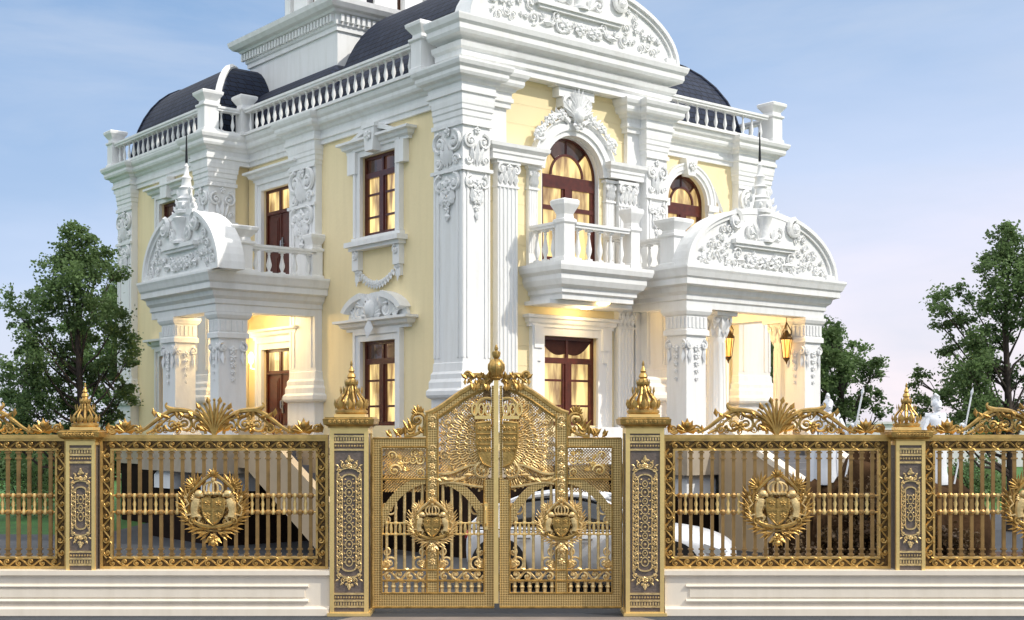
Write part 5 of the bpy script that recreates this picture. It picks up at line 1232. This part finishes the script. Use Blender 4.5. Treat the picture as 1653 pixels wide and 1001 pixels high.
for x in (0, 2.62):
    for s_ in (1, -1):
        a = MB(); a.lathe(0,0,0,[(.34,-.11),(.37,-.09),(.37,.09),(.34,.11)],24); q = MB(); q.v = [Vector((p.x, p.z, p.y)) for p in a.v]; q.f = [tuple(reversed(f)) for f in a.f]
        wv = q.build('wheel', RUB, car, (x, s_*.80, .37), smooth=True)
        a = MB()
        for k in range(10): t = 2*pi*k/10; a.tube([(0,s_*.115,0),(.24*cos(t),s_*.12,.24*sin(t))], .025, 5)
        a.arc(0,0,.25,.25,[(-.02,s_*.10-.01),(.02,s_*.10-.01),(.02,s_*.10+.025),(-.02,s_*.10+.025)],0,2*pi,24); a.build('rim', ALLOY, wv, smooth=True)
        a = MB(); a.arc(x, .38, .44, .44, [(-.44,s_*.906-.008),(0,s_*.906-.008),(0,s_*.906+.008),(-.44,s_*.906+.008)], -.25, pi+.25, 22); a.build('wheel_arch', RUB, car)
for s_ in (1, -1):
    a = MB(); a.prism([(3.05,.66),(3.36,.60),(3.34,.70),(3.1,.78)], s_*.80-.03, s_*.80+.02); a.ball(3.3, s_*.60, .64, .12, 1.1, 1.1, .6); a.build('headlight', LAMPG, car, smooth=True)
    a = MB(); a.ball(-.53, s_*.62, .82, .14, .5, 1.2, .7); a.build('tail_light', REDL, car, smooth=True)
    a = MB(); a.ball(1.95, s_*.98, 1.02, .11, .7, 1, .65); a.tube([(1.98,s_*.85,.98),(1.96,s_*.98,1.0)], .025, 5); a.build('side_mirror', CARW, car, smooth=True)
    a = MB()
    for x in (.86, 1.95, -.02): a.box(x-.006, x+.006, s_*.905, s_*.917, .34, .9)
    a.box(-.4, 2.2, s_*.87, s_*.885, .925, .945); a.build('door_seam', IRON, car)
    for x in (.3, 1.25):
        a = MB(); a.box(x, x+.2, s_*.91, s_*.94, .80, .825); a.build('door_handle', ALLOY, car)
a = MB(); a.box(3.40, 3.50, -.5, .5, .36, .52); a.box(3.36,3.46,-.62,.62,.26,.34); a.build('grille', IRON, car)

# ================================================================== STATUES AND ROCKERY
def make_statue():
    root = empty('statue'); m = MB()
    # draped body from the feet up, turned a little, one continuous surface of revolution squeezed front to back, then arms and head
    sec = [(0,.24,.20),(.06,.25,.21),(.25,.20,.18),(.5,.19,.165),(.75,.205,.165),(.92,.175,.14),(1.0,.16,.125),(1.12,.19,.135),(1.26,.225,.135),(1.34,.19,.115),(1.38,.08,.075),(1.43,.055,.06)]
    N_ = 16; S_ = []
    for z, rx, ry in sec:
        S_.append([(rx*cos(2*pi*k/N_)*(1+.07*cos(7*2*pi*k/N_)*(z < 1.0)), ry*sin(2*pi*k/N_)*(1+.07*cos(7*2*pi*k/N_)*(z < 1.0)), z) for k in range(N_)])
    q = loft(S_); m.v, m.f = q.v, q.f
    m.ball(0, -.01, 1.53, .10, .85, 1, 1.2, 10, 8); m.tube([(0,-.10,1.535),(0,-.125,1.51)], [.02,.018], 5); m.box(-.03,.03,-.105,-.08,1.465,1.475)
    m.tube([(.21,0,1.28),(.30,-.04,1.08),(.36,-.12,.98)], [.065,.055,.045], 8); m.tube([(.36,-.12,.98),(.40,-.22,1.12)], [.05,.04], 8); m.ball(.41,-.24,1.16,.055)
    for k in range(4): m.tube([(.39+.015*k,-.26,1.13+.025*k),(.425+.01*k,-.285,1.135+.025*k),(.44,-.25,1.14+.025*k)], .013, 4)
    m.tube([(-.21,0,1.28),(-.29,-.02,1.05),(-.26,-.12,.86)], [.065,.055,.045], 8); m.ball(-.24,-.15,.82,.055)
    b = m.build('body', MARBLE, root, smooth=True)
    h = MB(); h.lathe(0, .01, 1.55, [(.102,0),(.106,.04),(.09,.09),(.055,.125),(.02,.14)], 12); h.prismz([(-.014,-.09),(.014,-.09),(.014,.15),(-.014,.15)], 1.64, 1.74); h.tube([(0,-.08,1.72),(0,.04,1.77),(0,.14,1.70),(0,.17,1.55)], [.02,.03,.03,.015], 6); h.build('helmet', MARBLE, root, smooth=True)
    s_ = MB(); s_.tube([(.26,-.20,.02),(.58,-.28,1.72)], .018, 6); s_.leaf(.575, 1.70, radians(79), .22, .07, -.28); s_.build('spear', MARBLE, root)
    c = MB(); c.tube([(-.22,.06,1.36),(0,-.08,1.33),(.22,.06,1.36)], [.05,.06,.05], 7); c.tube([(-.18,.10,1.32),(-.24,.14,.9),(-.28,.15,.3),(-.28,.14,.05)], [.06,.09,.11,.12], 8); c.tube([(.12,.12,1.32),(.14,.16,.8),(.12,.18,.05)], [.06,.10,.13], 8); c.build('cloak', MARBLE, root, smooth=True)
    return root
st = make_statue(); st.scale = (.88,)*3; st.location = ((1337-826.5)/2108*22.5, 22.5, 1.50); tag(st, 'white marble warrior statue with a spear on the rockery before the portico steps', 'statue', 'white marble warrior statues')
s2 = copy_tree(st); s2.location = ((1512-826.5)/2108*22.5, 22.5, 1.50); s2.rotation_euler.z = .25; s2['label'] = 'white marble warrior statue with a spear just right of the right small pillar'
def boulder(m, x, y, z, r, seed, sz=.8):
    rnd = random.Random(seed); N_, M_ = 16, 10; ph = [rnd.uniform(0, 6.3) for _ in range(6)]; vs = []
    for j in range(M_+1):
        p = -pi/2+pi*j/M_
        for i in range(N_):
            a = 2*pi*i/N_; k = r*(1+.16*sin(3*a+ph[0]+2*p)+.12*sin(5*a+ph[1]-3*p)+.10*cos(7*p+ph[2]+2*a)+.06*sin(11*a+ph[3]))
            vs.append((x+k*cos(p)*cos(a), y+k*cos(p)*sin(a)*.8, z+k*sin(p)*sz))
    m.add(vs, [(j*N_+i, j*N_+(i+1)%N_, (j+1)*N_+(i+1)%N_, (j+1)*N_+i) for j in range(M_) for i in range(N_)])
for i, (px, z, r, lab) in enumerate(((1330,.72,.78,'brown rock under the statue before the portico steps'),(1385,.55,.75,'brown rock in the middle of the rockery beside the small right pillar'),(1425,1.0,1.0,'tallest brown rock of the rockery behind the small right pillar'),(1290,.30,.45,'lowest brown rock at the foot of the portico stair'),(1512,.70,.80,'brown rock under the statue at the right edge of the lawn'))):
    m = MB(); boulder(m, 0, 0, 0, r, i+3, 1.05); o = m.build('rock', ROCK, None, ((px-826.5)/2108*22.6, 22.6+.15*(i % 2), z), smooth=True); tag(o, lab, 'rock', 'brown rocks of the rockery')

BROWNLEAF = leaf_mat('russet_leaf', (.05, .026, .012), (.12, .075, .028), .25)
def make_shrub(r, h, n_, leaf, material, seed):
    rnd = random.Random(seed); root = empty('shrub'); t = MB()
    for k in range(7):
        a = rnd.uniform(0, 6.28); t.tube([(0,0,0),(r*.3*cos(a),r*.3*sin(a),h*.45),(r*.7*cos(a),r*.7*sin(a),h*.85)], [.03,.02,.008], 5)
    t.build('stem', BARK, root); vs = []; fs = []
    subs = [(Vector((rnd.gauss(0,.45)*r, rnd.gauss(0,.45)*r, h*rnd.uniform(.15,.9))), rnd.uniform(.18,.4)*r) for _ in range(26)]
    for _ in range(n_):
        c, q = rnd.choice(subs); p = c+Vector((rnd.gauss(0,.6), rnd.gauss(0,.6), rnd.gauss(0,.5)))*q; p.z = max(p.z, .02)
        u_ = Vector((rnd.gauss(0,1), rnd.gauss(0,1), rnd.gauss(0,.8))).normalized(); w_ = u_.orthogonal().normalized(); w_.rotate(Matrix.Rotation(rnd.uniform(0,6.3), 3, u_)); l = leaf*rnd.uniform(.6,1.3); k = len(vs)
        vs += [p-u_*l*.5, p+w_*l*.32, p+u_*l*.5, p-w_*l*.32]; fs.append((k,k+1,k+2,k+3))
    c = MB(); c.v = vs; c.f = fs; c.build('foliage', material, root); return root
for i, (px, y, r, h, mt, lab) in enumerate(((1362,21.6,.55,.95,BROWNLEAF,'russet leaved shrub between the portico stair and the right small pillar'),(1418,21.7,.60,1.75,BROWNLEAF,'tall russet leaved shrub close behind the right small pillar'),(1310,21.3,.40,.55,BROWNLEAF,'low russet shrub at the foot of the rock under the first statue'),(1520,21.4,.50,.85,BROWNLEAF,'russet shrub in the flower bed beneath the right hand statue'),
        (40,36,1.5,2.6,LEAF,'round green shrub on the lawn at the far left beneath the tall tree'),(95,40,1.2,1.9,LEAF,'smaller green shrub on the lawn just left of the small pillar'),(1570,44,1.3,1.5,LEAF,'green shrub at the back of the right lawn beside the tree trunk'))):
    o = make_shrub(r, h, 2600, .075 if y < 30 else .13, mt, i+40); o.location = ((px-826.5)/2108*y, y, 0); tag(o, lab, 'shrub', 'garden shrubs behind the fence')

# ================================================================== HANGING LANTERNS
def make_lantern():
    root = empty('hanging_lantern'); m = MB(); m.tube([(0,0,0),(0,0,.62)], .012, 5); m.lathe(0,0,.60,[(.07,0),(.07,.03),(.0,.04)],10); m.lathe(0,0,-.06,[(.17,-.03),(.18,0),(.08,.12),(.03,.18)],8); m.lathe(0,0,-.52,[(.01,-.12),(.03,-.06),(.09,0),(.10,.03)],8)
    for k in range(6): a = 2*pi*k/6; m.tube([(.095*cos(a),.095*sin(a),-.49),(.16*cos(a),.16*sin(a),-.08)], .012, 4)
    for k in range(3): a = 2*pi*k/3; m.tube([(0,0,.3),(.14*cos(a),.14*sin(a),.1),(.12*cos(a),.12*sin(a),0)], .014, 4)
    m.build('lantern_frame', BRONZE, root); g = MB(); g.lathe(0,0,-.50,[(.08,0),(.13,.34),(.14,.43),(.06,.44)],10); g.build('lantern_glass', AMBER, root, smooth=True); return root
R_ = Matrix.Rotation(RZ, 4, 'Z')
def vw(a, b, z): q = R_ @ Vector((a*S, b*S, 0)); return (q.x-1.43311*S, q.y+38*S, z*S+EYE*(1-S))
la = make_lantern(); la.scale = (.8, .8, 1.0); la.location = Vector(vw(10.7, -.75, 6.54))-Vector((0,0,.62)); tag(la, 'bronze hanging lantern glowing beside the round column left in the portico', 'lantern', 'glowing lanterns hanging in the portico')
lb = copy_tree(la); lb.location = Vector(vw(12.78, -1.55, 6.54))-Vector((0,0,.62)); lb['label'] = 'bronze hanging lantern glowing next to the right columns of the portico'
